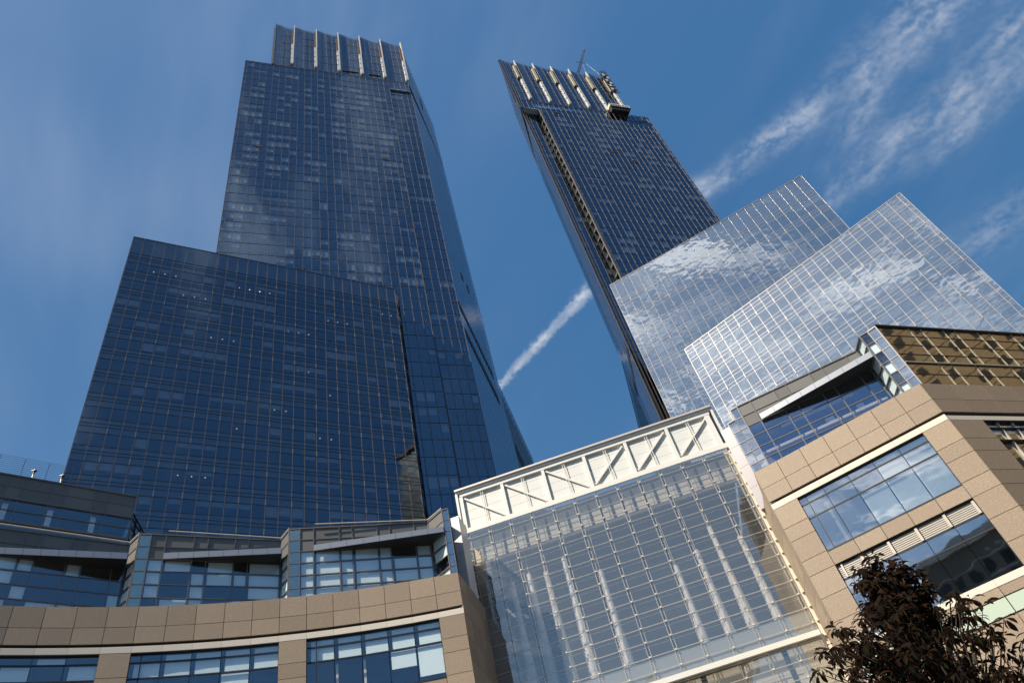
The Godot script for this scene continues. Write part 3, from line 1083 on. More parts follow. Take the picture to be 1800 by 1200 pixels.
func right_podium() -> void:
	var T := thing("angular_podium", Vector3(22, 0, -50), "sunlit tan stone building with a pointed corner, right of the atrium", "building")
	var bx := podium_boxes()
	for k in 7:
		var s0 := k * 1.95 - 0.0
		var a := straight(s0)
		var b := straight(s0 + (1.95 if k < 6 else 1.94))
		var L := a.distance_to(b)
		var window := k >= 1 and k <= 5
		podium_slice(T, a, b, window, [0.0, 0.55, L] if k == 1 else [0.0, L], bx, M.window_glass, true)
		if window:
			var F := Face.new(a, b)
			if k in [3, 4, 5]:
				part(T, "blind", unit, M.pale_blind, F.x(0.05, L - 0.03, 25.8, 28.40, -0.60, -0.56))
			if k in [4, 5]:
				part(T, "blind", unit, M.pale_blind, F.x(0.05, L - 0.03, 28.55, 30.1, -0.60, -0.56))
			bx.louvre.box(F.x(L - 0.22, L - 0.04, 23.55, 24.5, -0.36, -0.12))
			if k == 1:
				bx.louvre.box(F.x(0.3, 0.42, 23.55, 24.5, -0.36, -0.12))
				part(T, "interior_column", unit, M.cream, F.x(1.45, 1.7, 25.8, 30.1, -0.95, -0.80))
	# wall folding back to the atrium
	var c0 := straight(0.0)
	var c1 := Vector2(16.15, 55.6)
	var c2 := Vector2(16.55, 59.25)
	for q in [[c2, c1, 2], [c1, c0, 2]]:
		var F := Face.new(q[0], q[1])
		for i in int(q[2]):
			for r in [[32.15, 33.75], [30.3, 32.15], [28.5, 30.3], [26.6, 28.5], [24.8, 26.6], [22.9, 24.8], [21.0, 22.9], [18.0, 21.0], [14.0, 18.0]]:
				stone_panel(T, F, F.length * i / q[2], F.length * (i + 1) / q[2], r[0], r[1])
		bx.joint.box(F.x(0, F.length, 0, 33.7, -0.5, -0.10))
	# shaded side past the corner, going back at an angle
	var cr := straight(13.64)
	var dir := Vector2(cos(deg_to_rad(25.0)), sin(deg_to_rad(25.0)))
	var FS := Face.new(cr, cr + dir)
	for k in 9:
		var s := k * 2.9
		for r in [[32.15, 33.75], [30.92, 32.15]]:
			stone_panel(T, FS, s, s + 2.9, r[0], r[1])
		part(T, "white_band", unit, M.limestone, FS.x(s + 0.006, s + 2.894, 30.24, 30.62, -0.30, -0.06))
		if k == 0:
			for r in [[28.5, 30.22], [27.4, 28.5], [25.75, 27.4], [24.6, 25.75], [22.9, 24.6], [21.2, 22.9], [19.6, 21.2], [17.0, 19.6]]:
				stone_panel(T, FS, 0.0, 3.05, r[0], r[1])
		else:
			for r in [[25.70, 28.43], [28.50, 29.56], [29.62, 30.18]]:
				pane(FS.x(s + 0.17, s + 1.6, r[0], r[1], -0.4, -0.37), M.side_glass)
				pane(FS.x(s + 1.66, s + 3.04, r[0], r[1], -0.4, -0.37), M.side_glass)
			for q in [0.12, 1.6]:
				bx.louvre.box(FS.x(s + q, s + q + 0.09, 25.7, 30.2, -0.42, -0.2))
			stone_panel(T, FS, s + 0.15, s + 3.05, 24.6, 25.66)
			stone_panel(T, FS, s + 0.15, s + 3.05, 17.0, 24.6)
	bx.joint.box(FS.x(0, 26, 30.6, 33.7, -0.5, -0.13))
	bx.joint.box(FS.x(0.0, 3.05, 0, 30.6, -0.5, -0.13))
	bx.joint.box(FS.x(3.05, 26, 0, 25.6, -0.5, -0.13))
	bx.frame.box(FS.x(3.05, 26, 29.56, 29.63, -0.44, -0.15))
	bx.frame.box(FS.x(3.05, 26, 28.42, 28.51, -0.44, -0.15))
	bx.frame.box(FS.x(3.05, 26, 30.16, 30.25, -0.44, -0.1))
	bx.room.box(FS.x(2, 26, 18, 31, -3.2, -3.0))
	# glazed storey
	var q0 := straight(-0.02, 0.5)
	var q1 := straight(0.66, 0.5)
	var q2 := straight(1.28, 0.5)
	var q3 := straight(11.7, 2.0)
	var q4 := straight(12.42, 0.5)
	var q5 := straight(13.12, 0.5)
	var q6 := Vector2(28.15, 46.85)
	glazed(T, q0, q1, [], 39.2, bx, M.window_glass, 99, 0.6, M.beige)
	glazed(T, q1, q2, [], 40.25, bx, M.window_glass, 99, 0.0, M.blind)
	glazed(T, q2, q3, alternate(q2.distance_to(q3), 1.15), 40.25, bx, M.loggia_glass, 37.5, 0.06, M.pale_blind)
	glazed(T, q3, q4, [], 40.25, bx, M.podium_glass, 99, 0.95, M.pale_blind)
	glazed(T, q4, q5, [], 40.25, bx, M.podium_glass, 99, 0.7, M.pale_blind)
	glazed(T, q5, q6, [], 40.25, bx, M.window_glass, 99, 0.0, M.pale_blind)
	canopy(T, straight(2.58, 0.42), straight(12.34, 0.40), q3)
	# pale beams and desks inside it
	var FI := Face.new(q2, q3)
	part(T, "interior_beam", unit, M.cream, FI.x(0.1, FI.length - 0.1, 35.30, 35.60, -0.7, -0.5))
	part(T, "interior_beam", unit, M.cream, FI.x(2.4, FI.length - 2.0, 37.15, 37.40, -0.9, -0.7))
	for q in [[5.6, 0.7], [8.2, 0.55]]:
		part(T, "desk", unit, M.pale_blind, FI.x(q[0], q[0] + q[1], 35.75, 36.25, -1.2, -0.9))
	# glazing over the shaded side
	var G := Face.new(Vector2(28.2, 46.87), Vector2(28.2, 46.87) + dir)
	var cols := [0.0, 3.2, 4.45, 6.75, 7.95, 10.4, 11.65, 14.1, 15.3, 17.8, 19.0, 21.4, 24.0]
	var ys := [33.70, 34.9, 36.05, 37.1, 38.2, 39.25, 40.25]
	for i in cols.size() - 1:
		for j in 6:
			pane(G.x(cols[i] + 0.03, cols[i + 1] - 0.03, ys[j] + 0.03, ys[j + 1] - 0.03, -0.04, -0.01), M.side_glass)
	var bars := MB.new()
	for s in cols:
		bars.box(G.x(s - 0.035, s + 0.035, 33.7, 40.25, -0.1, 0.025))
	bit(T, "side_mullion", bars, M.beige)
	for y in ys:
		bx.frame.box(G.x(0, 24, y - 0.03, y + 0.03, -0.1, 0.02))
	part(T, "side_ledge", unit, M.beige, G.x(0, 24, 36.08, 36.17, -0.5, 0.12))
	bx.room.box(G.x(0.5, 24, 33.6, 40.0, -4.2, -4.0))
	bx.ceil.box(G.x(0.4, 24, 37.6, 38.0, -4.0, -0.5))
	part(T, "side_coping", unit, M.dark_frame, G.x(-0.05, 24, 40.25, 40.40, -5.0, 0.14))
	for q in [[3.3, 4.2, 36.4, 37.9], [8.3, 9.0, 36.3, 37.3], [12.2, 13.6, 36.3, 37.6]]:
		part(T, "blind", unit, M.beige, G.x(q[0], q[1], q[2], q[3], -0.7, -0.65))
	terrace(T, [[straight(0, 0.1), straight(0.5, 9.0)], [straight(13.6, 0.1), FS.plan(8, -0.2)]], 33.2, 33.6)
	terrace(T, [[straight(0.5, 2.5), straight(0.5, 8.5)], [straight(12.5, 2.5), FS.plan(10, -1.5)]], 40.0, 40.2)
	var core := MB.new()
	core.prism([straight(0.8, 6.0), straight(11.5, 6.0), FS.plan(24, -3.5), FS.plan(24, -9), straight(0.8, 9.0)], 0.0, 33.1)
	bit(T, "core_wall", core, M.interior)
	podium_done(T, bx)
	flush(T)


# ---------------------------------------------------------------- the atrium between the podiums
func atrium() -> void:
	var a := Vector2(-9.46, 61.1)
	var r := deg_to_rad(-4.0)
	var F := Face.new(a, a + Vector2(cos(r), sin(r)))
	var T := thing("glass_atrium", F.p(13, 0), "tall cable-hung glass wall under a white roof truss, between the two stone podiums", "atrium")
	var W := 26.2
	var cols := [0.15, 0.47]
	for k in 12:
		cols.append(0.47 + 2.095 * (k + 1))
	cols.append(25.85)
	var rows := []
	for k in 34:
		rows.append(41.0 - 1.184 * k)
	rows.insert(0, 41.62)
	for i in cols.size() - 1:
		for j in rows.size() - 1:
			pane(F.x(cols[i] + 0.012, cols[i + 1] - 0.012, rows[j + 1] + 0.012, rows[j] - 0.012, -0.03, 0.0), M.screen_glass)
	var cab := MB.new()
	var nodes := MB.new()
	for s in cols.slice(1, -1):
		for q in [-0.12, 0.13]:
			cab.tube(F.p(s + q, 0.0, -0.16), F.p(s + q, 41.7, -0.16), 0.033, -1.0, 5)  # doubled line: the cable and an added copy as its reflection
		for y in rows:
			nodes.tube(F.p(s, y, 0.0), F.p(s, y, 0.06), 0.075, 0.065, 8)
			nodes.box(F.x(s - 0.06, s + 0.06, y - 0.06, y + 0.06, 0.0, 0.065))
	for y in rows:
		cab.tube(F.p(0.15, y, -0.10), F.p(25.85, y, -0.10), 0.042, -1.0, 5)
		cab.tube(F.p(0.15, y - 0.20, -0.42), F.p(25.85, y - 0.20, -0.42), 0.012, -1.0, 4)  # thin tube added as the reflection of the horizontal cable
	stuff(T, "cables_and_reflections", cab, M.steel)
	stuff(T, "glass_clamps", nodes, M.fin)
	# truss over the wall
	var clad := MB.new()
	for k in 6:
		for j in 4:
			part(T, "cladding_panel", unit, M.cladding, F.x(0.55 + 4.18 * k + 0.015, 0.55 + 4.18 * (k + 1) - 0.015, 42.1 + 1.02 * j + 0.01, 42.1 + 1.02 * (j + 1) - 0.01, -0.34, -0.28))
	clad.box(F.x(0.4, 25.8, 41.9, 46.3, -0.5, -0.35))
	bit(T, "cladding_back", clad, M.joint)
	part(T, "top_chord", unit, M.white_metal, F.x(0.3, 25.9, 45.82, 46.2, -0.27, 0.0))
	part(T, "bottom_chord", unit, M.white_metal, F.x(0.1, 26.1, 41.62, 42.12, -0.27, 0.02))
	part(T, "roof_edge", unit, M.coping, F.x(-0.1, 26.3, 46.42, 46.62, -1.6, 0.28))
	part(T, "roof_fascia", unit, M.white_metal, F.x(-0.05, 26.25, 46.2, 46.42, -1.4, 0.12))
	for k in 7:
		var s := 0.42 + 4.205 * k
		part(T, "truss_post", unit, M.white_metal, F.x(s - 0.16 - (0.2 if k in [0, 6] else 0.0), s + 0.15, 42.12, 45.82, -0.27, -0.02))
		if k < 6:
			for q in [-0.10, 0.10]:
				var tie := MB.new()
				tie.tube(F.p(s + 2.1 + q, 41.7, -0.1), F.p(s + 2.1 + q, 46.2, -0.1), 0.035, -1.0, 5)
				bit(T, "cable_tie", tie, M.white_metal)
			var dn := k < 3
			var y0 := 45.55 if dn else 42.35
			var y1 := 42.35 if dn else 45.55
			var p := F.p(s + 0.3, y0, -0.15)
			var q2 := F.p(s + 3.9, y1, -0.15)
			var d := q2 - p
			var side := d.normalized().cross(F.n)
			part(T, "truss_diagonal", unit, M.white_metal, Transform3D(Basis(d, side * 0.15, F.n * 0.18) if true else Basis(), (p + q2) / 2))
	# side frames
	part(T, "side_frame", unit, M.white_metal, F.x(-0.12, 0.12, 41.6, 46.2, -1.4, 0.1))
	part(T, "side_frame", unit, M.white_metal, F.x(26.1, 26.3, 0, 46.2, -1.4, 0.1))
	part(T, "side_frame", unit, M.cream, F.x(25.85, 26.08, 0, 41.2, -0.8, 0.05))
	for k in 22:
		part(T, "side_bracket", unit, M.steel, F.x(25.9, 26.5, 41.0 - 1.184 * k - 0.06, 41.0 - 1.184 * k + 0.06, 0.05, 0.22))
	# white beam and frosted floor edge behind the glass
	part(T, "entrance_beam", unit, M.white_metal, F.x(0.5, 25.7, 23.28, 23.68, 0.08, 0.40))
	part(T, "floor_edge", unit, M.frosted, F.x(0.3, 25.8, 23.8, 25.5, -0.3, -0.2))
	# inside
	var ins := MB.new()
	ins.box(F.x(-0.5, 26.5, 0, 41.5, -16.2, -16.0))
	ins.box(F.x(-0.6, -0.4, 0, 41.5, -16.0, -0.4))
	ins.box(F.x(26.4, 26.6, 0, 41.5, -16.0, -0.9))
	bit(T, "inner_wall", ins, M.hall_wall)
	var cl := MB.new()
	cl.box(F.x(0.0, 26.2, 41.35, 41.6, -16.0, -0.6))
	bit(T, "ceiling", cl, M.ceiling)
	var fl := MB.new()
	for y in [23.8, 18.5, 13.0]:
		fl.box(F.x(0.0, 26.2, y - 0.4, y, -16.0, -0.5))
	for y in [29.0, 33.5, 37.5]:
		fl.box(F.x(0.0, 26.2, y - 0.5, y, -16.0, -10.5))
	bit(T, "gallery_floor", fl, M.ceiling)
	for k in 24:
		part(T, "clerestory_panel", unit, M.cream, F.x(0.6 + k * 1.05, 0.6 + k * 1.05 + 0.78, 38.9, 41.2, -1.1, -1.0))
	part(T, "clerestory_sill", unit, M.beige, F.x(0.4, 25.8, 38.55, 38.75, -1.2, -0.9))
	for k in 8:
		part(T, "lower_wall_panel", unit, M.cream, F.x(0.6 + k * 3.2, 0.6 + k * 3.2 + 2.75, 18.6, 23.3, -0.75, -0.6))
	# white piers beside the wall
	var PL := Face.new(Vector2(-9.72, 57.1), Vector2(-8.98, 57.0))
	for k in 4:
		part(T, "pier_panel", unit, M.pier_panel, PL.x(0, PL.length, 33.65 + 1.84 * k + 0.01, 33.65 + 1.84 * (k + 1) - 0.01, -2.0, 0))
	var PR := Face.new(Vector2(16.05, 57.6), Vector2(17.25, 57.0))
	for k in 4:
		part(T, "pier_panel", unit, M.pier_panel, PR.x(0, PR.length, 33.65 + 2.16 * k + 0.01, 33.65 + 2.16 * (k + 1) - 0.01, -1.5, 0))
		T.get_child(-1).material_override = M.pier_shade_grey  # right pier takes the copy with shade in its colour
	flush(T)
	# tall ribbed white columns hanging inside the hall
	var spots := [[3.4, 36.0], [5.0, 36.6], [6.6, 36.0], [8.4, 37.0], [11.3, 34.5], [17.6, 33.0], [19.7, 33.5], [21.6, 35.5], [23.6, 33.5]]
	var lathe := MB.new()
	var rings := 70
	for i in rings:
		var y0 := -0.30 * i
		var w := 0.26 + 0.52 * smoothstep(0, 60, i)
		lathe.tube(Vector3(0, y0, 0), Vector3(0, y0 - 0.15, 0), w * 0.80, w, 14)
		lathe.tube(Vector3(0, y0 - 0.15, 0), Vector3(0, y0 - 0.30, 0), w, w * 0.82, 14)
	var cm := lathe.mesh()
	var order := ["first", "second", "third", "fourth", "fifth", "sixth", "seventh", "eighth", "ninth"]
	for i in spots.size():
		var at := F.p(spots[i][0], spots[i][1], -1.2 - 0.5 * (i % 2))
		var c := thing("ribbed_column", at, "tall white ribbed column inside the atrium, %s from the left behind its glass" % order[i], "column", "ribbed columns in the atrium")
		part(c, "ribbed_sleeve", cm, M.column_fabric, Transform3D(), false)
		var st := MB.new()
		st.tube(Vector3.ZERO, Vector3(0, 41.4 - spots[i][1], 0), 0.03)
		part(c, "hanger", st.mesh(), M.steel, Transform3D(), false)


# ---------------------------------------------------------------- things on the right tower's roof
func roof_works() -> void:
	var P := Vector2(24.412, 103.865)
	var u := Vector2(cos(deg_to_rad(25.0)), sin(deg_to_rad(25.0)))
	var F := Face.new(P, P + u)
	var base := F.p(21.4, 227.6, -1.0)
	var C := thing("roof_crane", base, "slender dark crane mast tilting up from the roof of the right tower", "crane")
	var tip := F.p(31.1, 253.6, -1.0)
	var low := F.p(21.7, 228.9, -1.0)
	var mast := MB.new()
	var dd := (tip - low).normalized()
	var sx := dd.cross(F.n).normalized()
	var sz := sx.cross(dd)
	for q in [[-1, -1], [1, -1], [1, 1], [-1, 1]]:
		var o: Vector3 = sx * 0.34 * q[0] + sz * 0.34 * q[1]
		mast.tube(low + o, tip + o * 0.5, 0.15, 0.12, 5)
	for i in 16:
		var p := low.lerp(tip, i / 16.0)
		var q := low.lerp(tip, (i + 1) / 16.0)
		mast.tube(p + sx * 0.34 + sz * 0.3, q - sx * 0.34 + sz * 0.3, 0.06, -1.0, 4)
		mast.tube(p + sx * 0.34 - sz * 0.3, q - sx * 0.34 - sz * 0.3, 0.06, -1.0, 4)
	bit(C, "boom", mast, M.dark_frame)
	var head := MB.new()
	head.tube(tip - dd * 0.5, tip + dd * 0.5, 0.42, 0.30, 8)
	bit(C, "boom_head", head, M.grey_frame)
	var mid := low.lerp(tip, 0.5)
	var arm := MB.new()
	arm.tube(mid - F.u * 1.8 + Vector3(0, 0.3, 0), mid + F.u * 1.5, 0.05)
	arm.tube(mid - F.u * 1.3 + Vector3(0, 1.0, 0), mid - F.u * 0.2 - Vector3(0, 0.8, 0), 0.04)
	arm.tube(mid - F.u * 1.4 - Vector3(0, 0.7, 0), mid + F.u * 0.4 + Vector3(0, 0.7, 0), 0.04)
	bit(C, "cross_arm", arm, M.rust)
	var ft := MB.new()
	ft.tube(base - F.u * 1.4 - Vector3(0, 2.0, 0), low, 0.45, 0.35, 8)
	ft.tube(base - F.u * 2.6 - Vector3(0, 3.2, 0), base - F.u * 0.4, 0.25, 0.25, 6)
	bit(C, "pedestal", ft, M.grey_frame)
	var rope := MB.new()
	rope.tube(mid + F.u * 1.7, F.p(29.0, 229.0, 0.5), 0.025, -1.0, 4)
	rope.tube(mid + F.u * 0.6, F.p(24.2, 229.4, 0.5), 0.025, -1.0, 4)
	bit(C, "rope", rope, M.steel)
	# hanging work platform between the last two fins
	var at := F.p(27.0, 202.4, 0.9)
	var W := thing("work_platform", at, "hanging work platform with pale rail, at the foot of the right tower's crown", "platform")
	part(W, "deck", unit, M.grey_frame, F.x(24.1, 30.7, 202.2, 202.5, 0.15, 1.9))
	part(W, "rail_board", unit, M.cream, F.x(24.0, 30.8, 203.3, 203.75, 1.75, 1.9))
	part(W, "rail_end", unit, M.cream, F.x(24.0, 24.15, 202.5, 203.7, 0.2, 1.8))
	part(W, "rail_end", unit, M.cream, F.x(30.6, 30.8, 202.5, 203.7, 0.2, 1.8))
	part(W, "skirt_net", unit, M.black, F.x(24.2, 29.9, 200.6, 202.2, 0.5, 1.6))
	var pipes := MB.new()
	for k in 9:
		pipes.tube(F.p(24.2 + k * 0.78, 202.5, 1.82), F.p(24.2 + k * 0.78, 203.6, 1.82), 0.05)
	bit(W, "baluster", pipes, M.cream)
	for q in [25.0, 26.2, 27.1, 27.9, 28.6]:
		var b := MB.new()
		b.box(F.x(q, q + rng.randf_range(0.35, 0.7), 203.1, 203.9 + rng.randf_range(0.1, 0.6), 0.8, 1.2))
		bit(W, "equipment", b, M.fin if q < 27 else M.grey_panel)
	# scaffold up the last fin
	var S := thing("fin_scaffold", F.p(30.0, 216.0, 1.0), "ragged scaffold with pale sheets on the last fin of the right tower's crown", "scaffold")
	var tb := MB.new()
	for q in [29.0, 30.0, 31.2]:
		tb.tube(F.p(q, 214.0, 1.2), F.p(q, 231.0, 1.2), 0.09)
	for k in 8:
		tb.tube(F.p(28.7, 214.6 + k * 2.1, 1.2), F.p(31.3, 214.6 + k * 2.1, 1.2), 0.09)
		tb.tube(F.p(29.0, 214.6 + k * 2.1, 1.25), F.p(31.2, 216.4 + k * 2.1, 1.25), 0.07)
	bit(S, "scaffold_tube", tb, M.black)
	for q in [[29.1, 216.0], [29.3, 218.6], [30.1, 220.6], [29.2, 222.4], [30.2, 224.6], [29.2, 226.4]]:
		part(S, "pale_sheet", unit, M.fin, F.x(q[0], q[0] + 0.75, q[1], q[1] + 1.3, 1.3, 1.36))
	part(S, "dark_sheet", unit, M.black, F.x(29.0, 31.1, 216.0, 229.0, 0.7, 0.76))


# ---------------------------------------------------------------- trees
func leaf_mesh() -> ArrayMesh:
	var mb := MB.new()
	var w := [0.0, 0.30, 0.40, 0.26, 0.0]
	var y := [0.0, 0.30, 0.58, 0.82, 1.0]
	var b := [0.0, 0.03, 0.02, -0.06, -0.18]
	for i in 4:
		for s in [-1.0, 1.0]:
			var a0 := Vector3(0, b[i], -y[i])
			var a1 := Vector3(0, b[i + 1], -y[i + 1])
			var c0 := Vector3(s * w[i] * 0.5, b[i] + 0.16 * w[i], -y[i])
			var c1 := Vector3(s * w[i + 1] * 0.5, b[i + 1] + 0.16 * w[i + 1], -y[i + 1])
			mb.tri(a0, c0, c1, Vector3.UP)
			mb.tri(a0, c1, a1, Vector3.UP)
	return mb.mesh()


func tree(at: Vector3, height: float, crown: Array, count: int, label: String, leaf: ArrayMesh) -> void:
	var T := thing("street_tree", at, label, "tree", "street trees in front of the podium")
	var wood := MB.new()
	var top := at + Vector3(0.05, height * 0.9, 0)
	var prev := at
	for i in 8:
		var q := at.lerp(top, (i + 1) / 8.0) + Vector3(rng.randf_range(-0.04, 0.04), 0, rng.randf_range(-0.04, 0.04))
		wood.tube(prev, q, lerpf(0.10, 0.012, i / 8.0), lerpf(0.10, 0.012, (i + 1) / 8.0), 8)
		prev = q
	bit(T, "trunk", wood, M.bark)
	var spots := []
	var limbs := MB.new()
	# limbs, each carrying twigs that end in whorls of drooping leaves
	for k in count:
		var e: Array = crown[rng.randi_range(0, crown.size() - 1)]
		var c: Vector3 = e[0]
		var dir := Vector3(rng.randfn(), rng.randfn(), rng.randfn()).normalized()
		var rad: Vector3 = e[1]
		var p := at + c + dir * rad * pow(rng.randf(), 0.40)
		var from := at + Vector3(0, clampf(p.y - at.y - rng.randf_range(0.4, 1.0), 1.6, height * 0.85), 0)
		if k % 3 == 0:
			var m := from.lerp(p, 0.55) + Vector3(0, -0.05, 0)
			limbs.tube(from, m, 0.022, 0.012, 5)
			limbs.tube(m, p, 0.012, 0.004, 5)
		else:
			limbs.tube(p - (p - from).normalized() * 0.28 - Vector3(0, 0.05, 0), p, 0.006, 0.003, 4)
		var n := rng.randi_range(6, 10)
		var ph := rng.randf() * TAU
		for i in n:
			var a := ph + TAU * i / n + rng.randf_range(-0.3, 0.3)
			var droop := rng.randf_range(-1.3, 0.35)
			var f := Vector3(cos(a) * cos(droop), sin(droop), sin(a) * cos(droop))
			var s := rng.randf_range(0.055, 0.15)
			var up := Vector3.UP + Vector3(rng.randf_range(-0.4, 0.4), 0, rng.randf_range(-0.4, 0.4))
			var bs := Basis.looking_at(f, up).scaled_local(Vector3(s * rng.randf_range(0.8, 1.1), s, s))
			spots.append([Transform3D(bs, p + f * 0.025), rng.randi_range(0, 9)])
	# one bare twig that stands clear of the crown
	bit(T, "limb", limbs, M.bark)
	spots.sort_custom(func(p, q): return (p[0].origin - EYE).length_squared() < (q[0].origin - EYE).length_squared())
	var rest := [[], [], [], []]
	for i in spots.size():
		var m := [0, 0, 0, 1, 1, 2, 2, 2, 3, 1][spots[i][1]] as int
		if i < 300:
			part(T, "leaf", leaf, M["leaf%d" % m], spots[i][0])
		else:
			rest[m].append(spots[i][0])
	for m in 4:
		var mm := MultiMesh.new()
		mm.transform_format = MultiMesh.TRANSFORM_3D
		mm.mesh = leaf
		mm.instance_count = rest[m].size()
		for i in rest[m].size():
			var t: Transform3D = rest[m][i]
			t.origin -= at
			mm.set_instance_transform(i, t)
		var mi := MultiMeshInstance3D.new()
		mi.name = "inner_leaves"
		mi.multimesh = mm
		mi.material_override = M["leaf%d" % m]
		mi.set_meta("kind", "stuff")
		T.add_child(mi, true)


# ---------------------------------------------------------------- across the street, seen only in the glass
func town_block(called: String, label: String, c: Vector2, w: float, d: float, h: float, turn: float, wall: Material, cell: Vector2, win: Vector2, cornice: Material) -> void:
	var T := thing(called, Vector3(c.x, 0, -c.y), label, "building")
	var r := deg_to_rad(turn)
	var ux := Vector2(cos(r), sin(r))
	var uy := Vector2(-sin(r), cos(r))
	var body := MB.new()
	var p := [c - ux * w / 2 - uy * d / 2, c + ux * w / 2 - uy * d / 2, c + ux * w / 2 + uy * d / 2, c - ux * w / 2 + uy * d / 2]
	body.prism(p, 0, h)
	bit(T, "wall", body, wall)
	var wins := MB.new()
	var bars := MB.new()
	for k in 4:
		var F := Face.new(p[k], p[(k + 1) % 4])
		var nx := int(F.length / cell.x)
		var ny := int((h - 6) / cell.y)
		for i in nx:
			for j in ny:
				var s := (i + 0.5) * F.length / nx
				var y := 4.0 + (j + 0.5) * cell.y
				wins.box(F.x(s - win.x / 2, s + win.x / 2, y - win.y / 2, y + win.y / 2, 0.0, 0.05))
		for j in ny + 1:
			bars.box(F.x(-0.1, F.length + 0.1, 4.0 + j * cell.y - 0.12, 4.0 + j * cell.y + 0.12, 0.0, 0.07))
		bars.box(F.x(-0.8, F.length + 0.8, h - 1.6, h + 0.4, 0.0, 0.9))
	stuff(T, "windows", wins, M.bronze_dark)
	bit(T, "cornice", bars, cornice)


func ground() -> void:
	var g := MB.new()
	g.quad(Vector3(-900, 0, -900), Vector3(900, 0, -900), Vector3(900, 0, 900), Vector3(-900, 0, 900))
	structure("ground", g, M.asphalt)
	var pv := MB.new()
	pv.prism([Vector2(-70, 30), Vector2(-30, 38), Vector2(0, 46), Vector2(26, 36), Vector2(80, 55), Vector2(80, 160), Vector2(-90, 160)], 0.004, 0.14)
	structure("pavement", pv, M.paving)
	var isl := MB.new()
	var ring := []
	for i in 28:
		ring.append(Vector2(6 + 17 * cos(TAU * i / 28), 2 + 14 * sin(TAU * i / 28)))
	isl.prism(ring, 0.004, 0.15)
	structure("traffic_island", isl, M.paving)
	var ln := MB.new()
	for k in 12:
		var t := deg_to_rad(20 + k * 11)
		var c := Vector2(6 + 27 * cos(t), 2 + 24 * sin(t))
		var d := Vector2(-sin(t), cos(t))
		var q := Vector2(cos(t), sin(t)) * 0.08
		ln.prism([c - d * 1.3 - q, c + d * 1.3 - q, c + d * 1.3 + q, c - d * 1.3 + q], 0.004, 0.008)
	structure("lane_marking", ln, M.white_line)


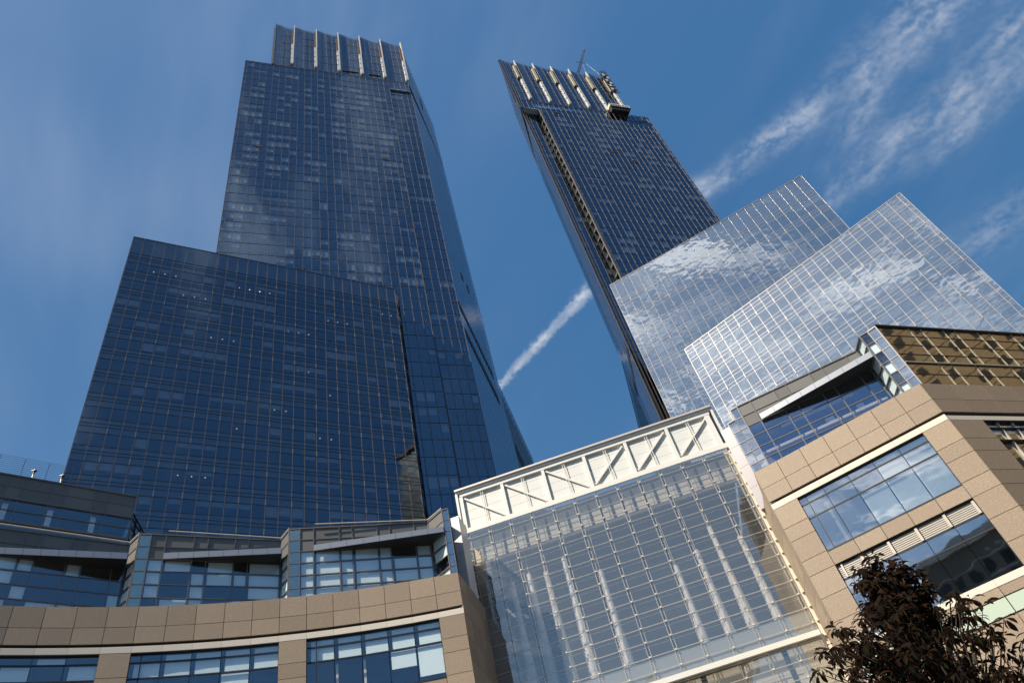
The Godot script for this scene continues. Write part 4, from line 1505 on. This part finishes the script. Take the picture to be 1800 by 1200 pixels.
func _ready() -> void:
	rng.seed = 20
	# camera
	var cam := Camera3D.new()
	cam.name = "camera"
	cam.fov = 48.56
	cam.near = 0.1
	cam.far = 4000
	cam.transform = Transform3D(Basis(Vector3(0.960896, -0.192460, -0.199094), Vector3(0.276911, 0.667849, 0.690868), Vector3(0, -0.718983, 0.695027)).orthonormalized(), EYE)
	add_child(cam)
	cam.current = true
	# sun: behind the viewer's left shoulder
	var az := deg_to_rad(-133.0)
	var el := deg_to_rad(46.0)
	var to_sun := Vector3(sin(az) * cos(el), sin(el), -cos(az) * cos(el))
	var sun := DirectionalLight3D.new()
	sun.name = "sun"
	sun.light_energy = 1.6
	sun.light_color = Color(1.0, 0.945, 0.86)
	sun.light_angular_distance = 0.5
	sun.shadow_enabled = true
	add_child(sun)
	sun.look_at_from_position(Vector3.ZERO, -to_sun, Vector3.UP)
	var env := Environment.new()
	env.background_mode = Environment.BG_SKY
	var sky := Sky.new()
	var pm := PanoramaSkyMaterial.new()
	pm.panorama = sky_image(to_sun)
	sky.sky_material = pm
	env.sky = sky
	env.tonemap_mode = Environment.TONE_MAPPER_LINEAR
	env.tonemap_exposure = 1.5
	env.sdfgi_enabled = true
	env.ssao_enabled = true
	env.ssil_enabled = true
	var we := WorldEnvironment.new()
	we.name = "environment"
	we.environment = env
	add_child(we)
	materials()
	ground()
	# large structures
	var LT := thing("glass_tower", Vector3(-20, 0, -95), "dark blue glass skyscraper with white crown fins, left of the two towers", "skyscraper", "twin glass towers")
	tower(LT, Vector2(-35.285, 75.969), true)
	var RT := thing("glass_tower", Vector3(40, 0, -125), "dark blue glass skyscraper with a crane on its roof", "skyscraper", "twin glass towers")
	tower(RT, Vector2(24.412, 103.865), false)
	var LB := thing("office_block", Vector3(-34, 0, -70), "broad dark blue glass block in the shade, in front of the left tower", "building", "glass office blocks")
	var FB := block(LB, Vector2(-50.603, 57.159), 34.65, 40.88, 105.5, 101.5, 4.1, [0.0, 0.7, 1.2, 2.2], 36.0, 1.514, -1.0, M.block_glass, M.mullion, 0.34, M.blind, 2.0, 16, 0.075)
	var e0 := FB.plan(40.88)
	var FR := Face.new(e0, e0 + Vector2(0.13, 1.6))
	var lat := MB.new()
	grid(FR, [0.03, 1.56], office_rows(105.3, 101.5, 4.1, [0.0, 0.7, 1.2, 2.2], 36.0), M.gap_glass, lat, 0.08, 0.06, 0.08)
	bit(LB, "return_frame", lat, M.dark_frame)  # near-black tone stands for the shade on these mullions
	flush(LB)
	var B1 := thing("office_block", Vector3(37, 0, -86), "pale glass block mirroring clouds, the taller of the two beside the right tower", "building", "glass office blocks")
	block(B1, Vector2(19.905, 92.149), -18.835, 37.43, 104.05, 99.3, 4.1, [0.0, 0.6, 1.44], 44.0, 1.525, 0.82, M.bright_glass, M.sunlit_mullion, 0.2, M.blind, 8.0, 0, 0.055)
	flush(B1)
	var B2 := thing("office_block", Vector3(42, 0, -78), "pale glass block with a bright white mullion grid, directly above the right podium", "building", "glass office blocks")
	block(B2, Vector2(25.56, 88.38), -30.65, 37.11, 80.6, 79.96, 4.11, [0.0, 0.64, 1.6, 2.2], 36.0, 1.525, 1.445, M.bright_glass, M.sunlit_mullion, 0.3, M.blind, 1.0, 5, 0.055)
	flush(B2)
	left_podium()
	roof_pavilion()
	right_podium()
	atrium()
	roof_works()
	# across the street
	town_block("bronze_tower", "dark bronze tower across the street, mirrored in the left block", Vector2(141, -6), 38, 20, 208, 8, M.bronze_dark, Vector2(3.0, 4.0), Vector2(2.2, 3.2), M.rust)
	town_block("brick_apartment_house", "brown brick apartment house across the street, mirrored in the right podium's side glazing", Vector2(112, 58), 26, 60, 96, 0, M.brick, Vector2(3.4, 3.6), Vector2(1.5, 1.9), M.brick)
	town_block("ornate_stone_house", "old stone house with a deep cornice behind the viewer, mirrored in the right podium's windows", Vector2(-6, -70), 40, 26, 66, 0, M.old_stone, Vector2(3.4, 4.4), Vector2(1.8, 2.8), M.limestone)
	town_block("grey_office_house", "grey office house behind the viewer, mirrored low in the atrium glass", Vector2(30, -90), 30, 26, 62, 0, M.old_stone, Vector2(3.0, 3.8), Vector2(2.0, 2.4), M.old_stone)
	# street trees
	var leaf := leaf_mesh()
	tree(Vector3(3.2, 0.0, -8.2), 5.35, [[Vector3(-0.08, 4.85, 0), Vector3(0.34, 0.5, 0.3)], [Vector3(-0.18, 4.3, 0), Vector3(1.0, 0.6, 0.75)], [Vector3(-0.28, 3.7, 0), Vector3(1.4, 0.75, 0.9)], [Vector3(-0.2, 3.1, 0), Vector3(1.5, 0.8, 0.95)]], 980, "bushy street tree with dark maroon leaves against the right stone podium", leaf)
	tree(Vector3(4.75, 0.0, -7.6), 4.25, [[Vector3(0, 3.75, 0), Vector3(0.5, 0.4, 0.5)], [Vector3(0, 3.15, 0), Vector3(0.9, 0.6, 0.75)]], 380, "small dark-leaved street tree cut off by the lower right corner", leaf)
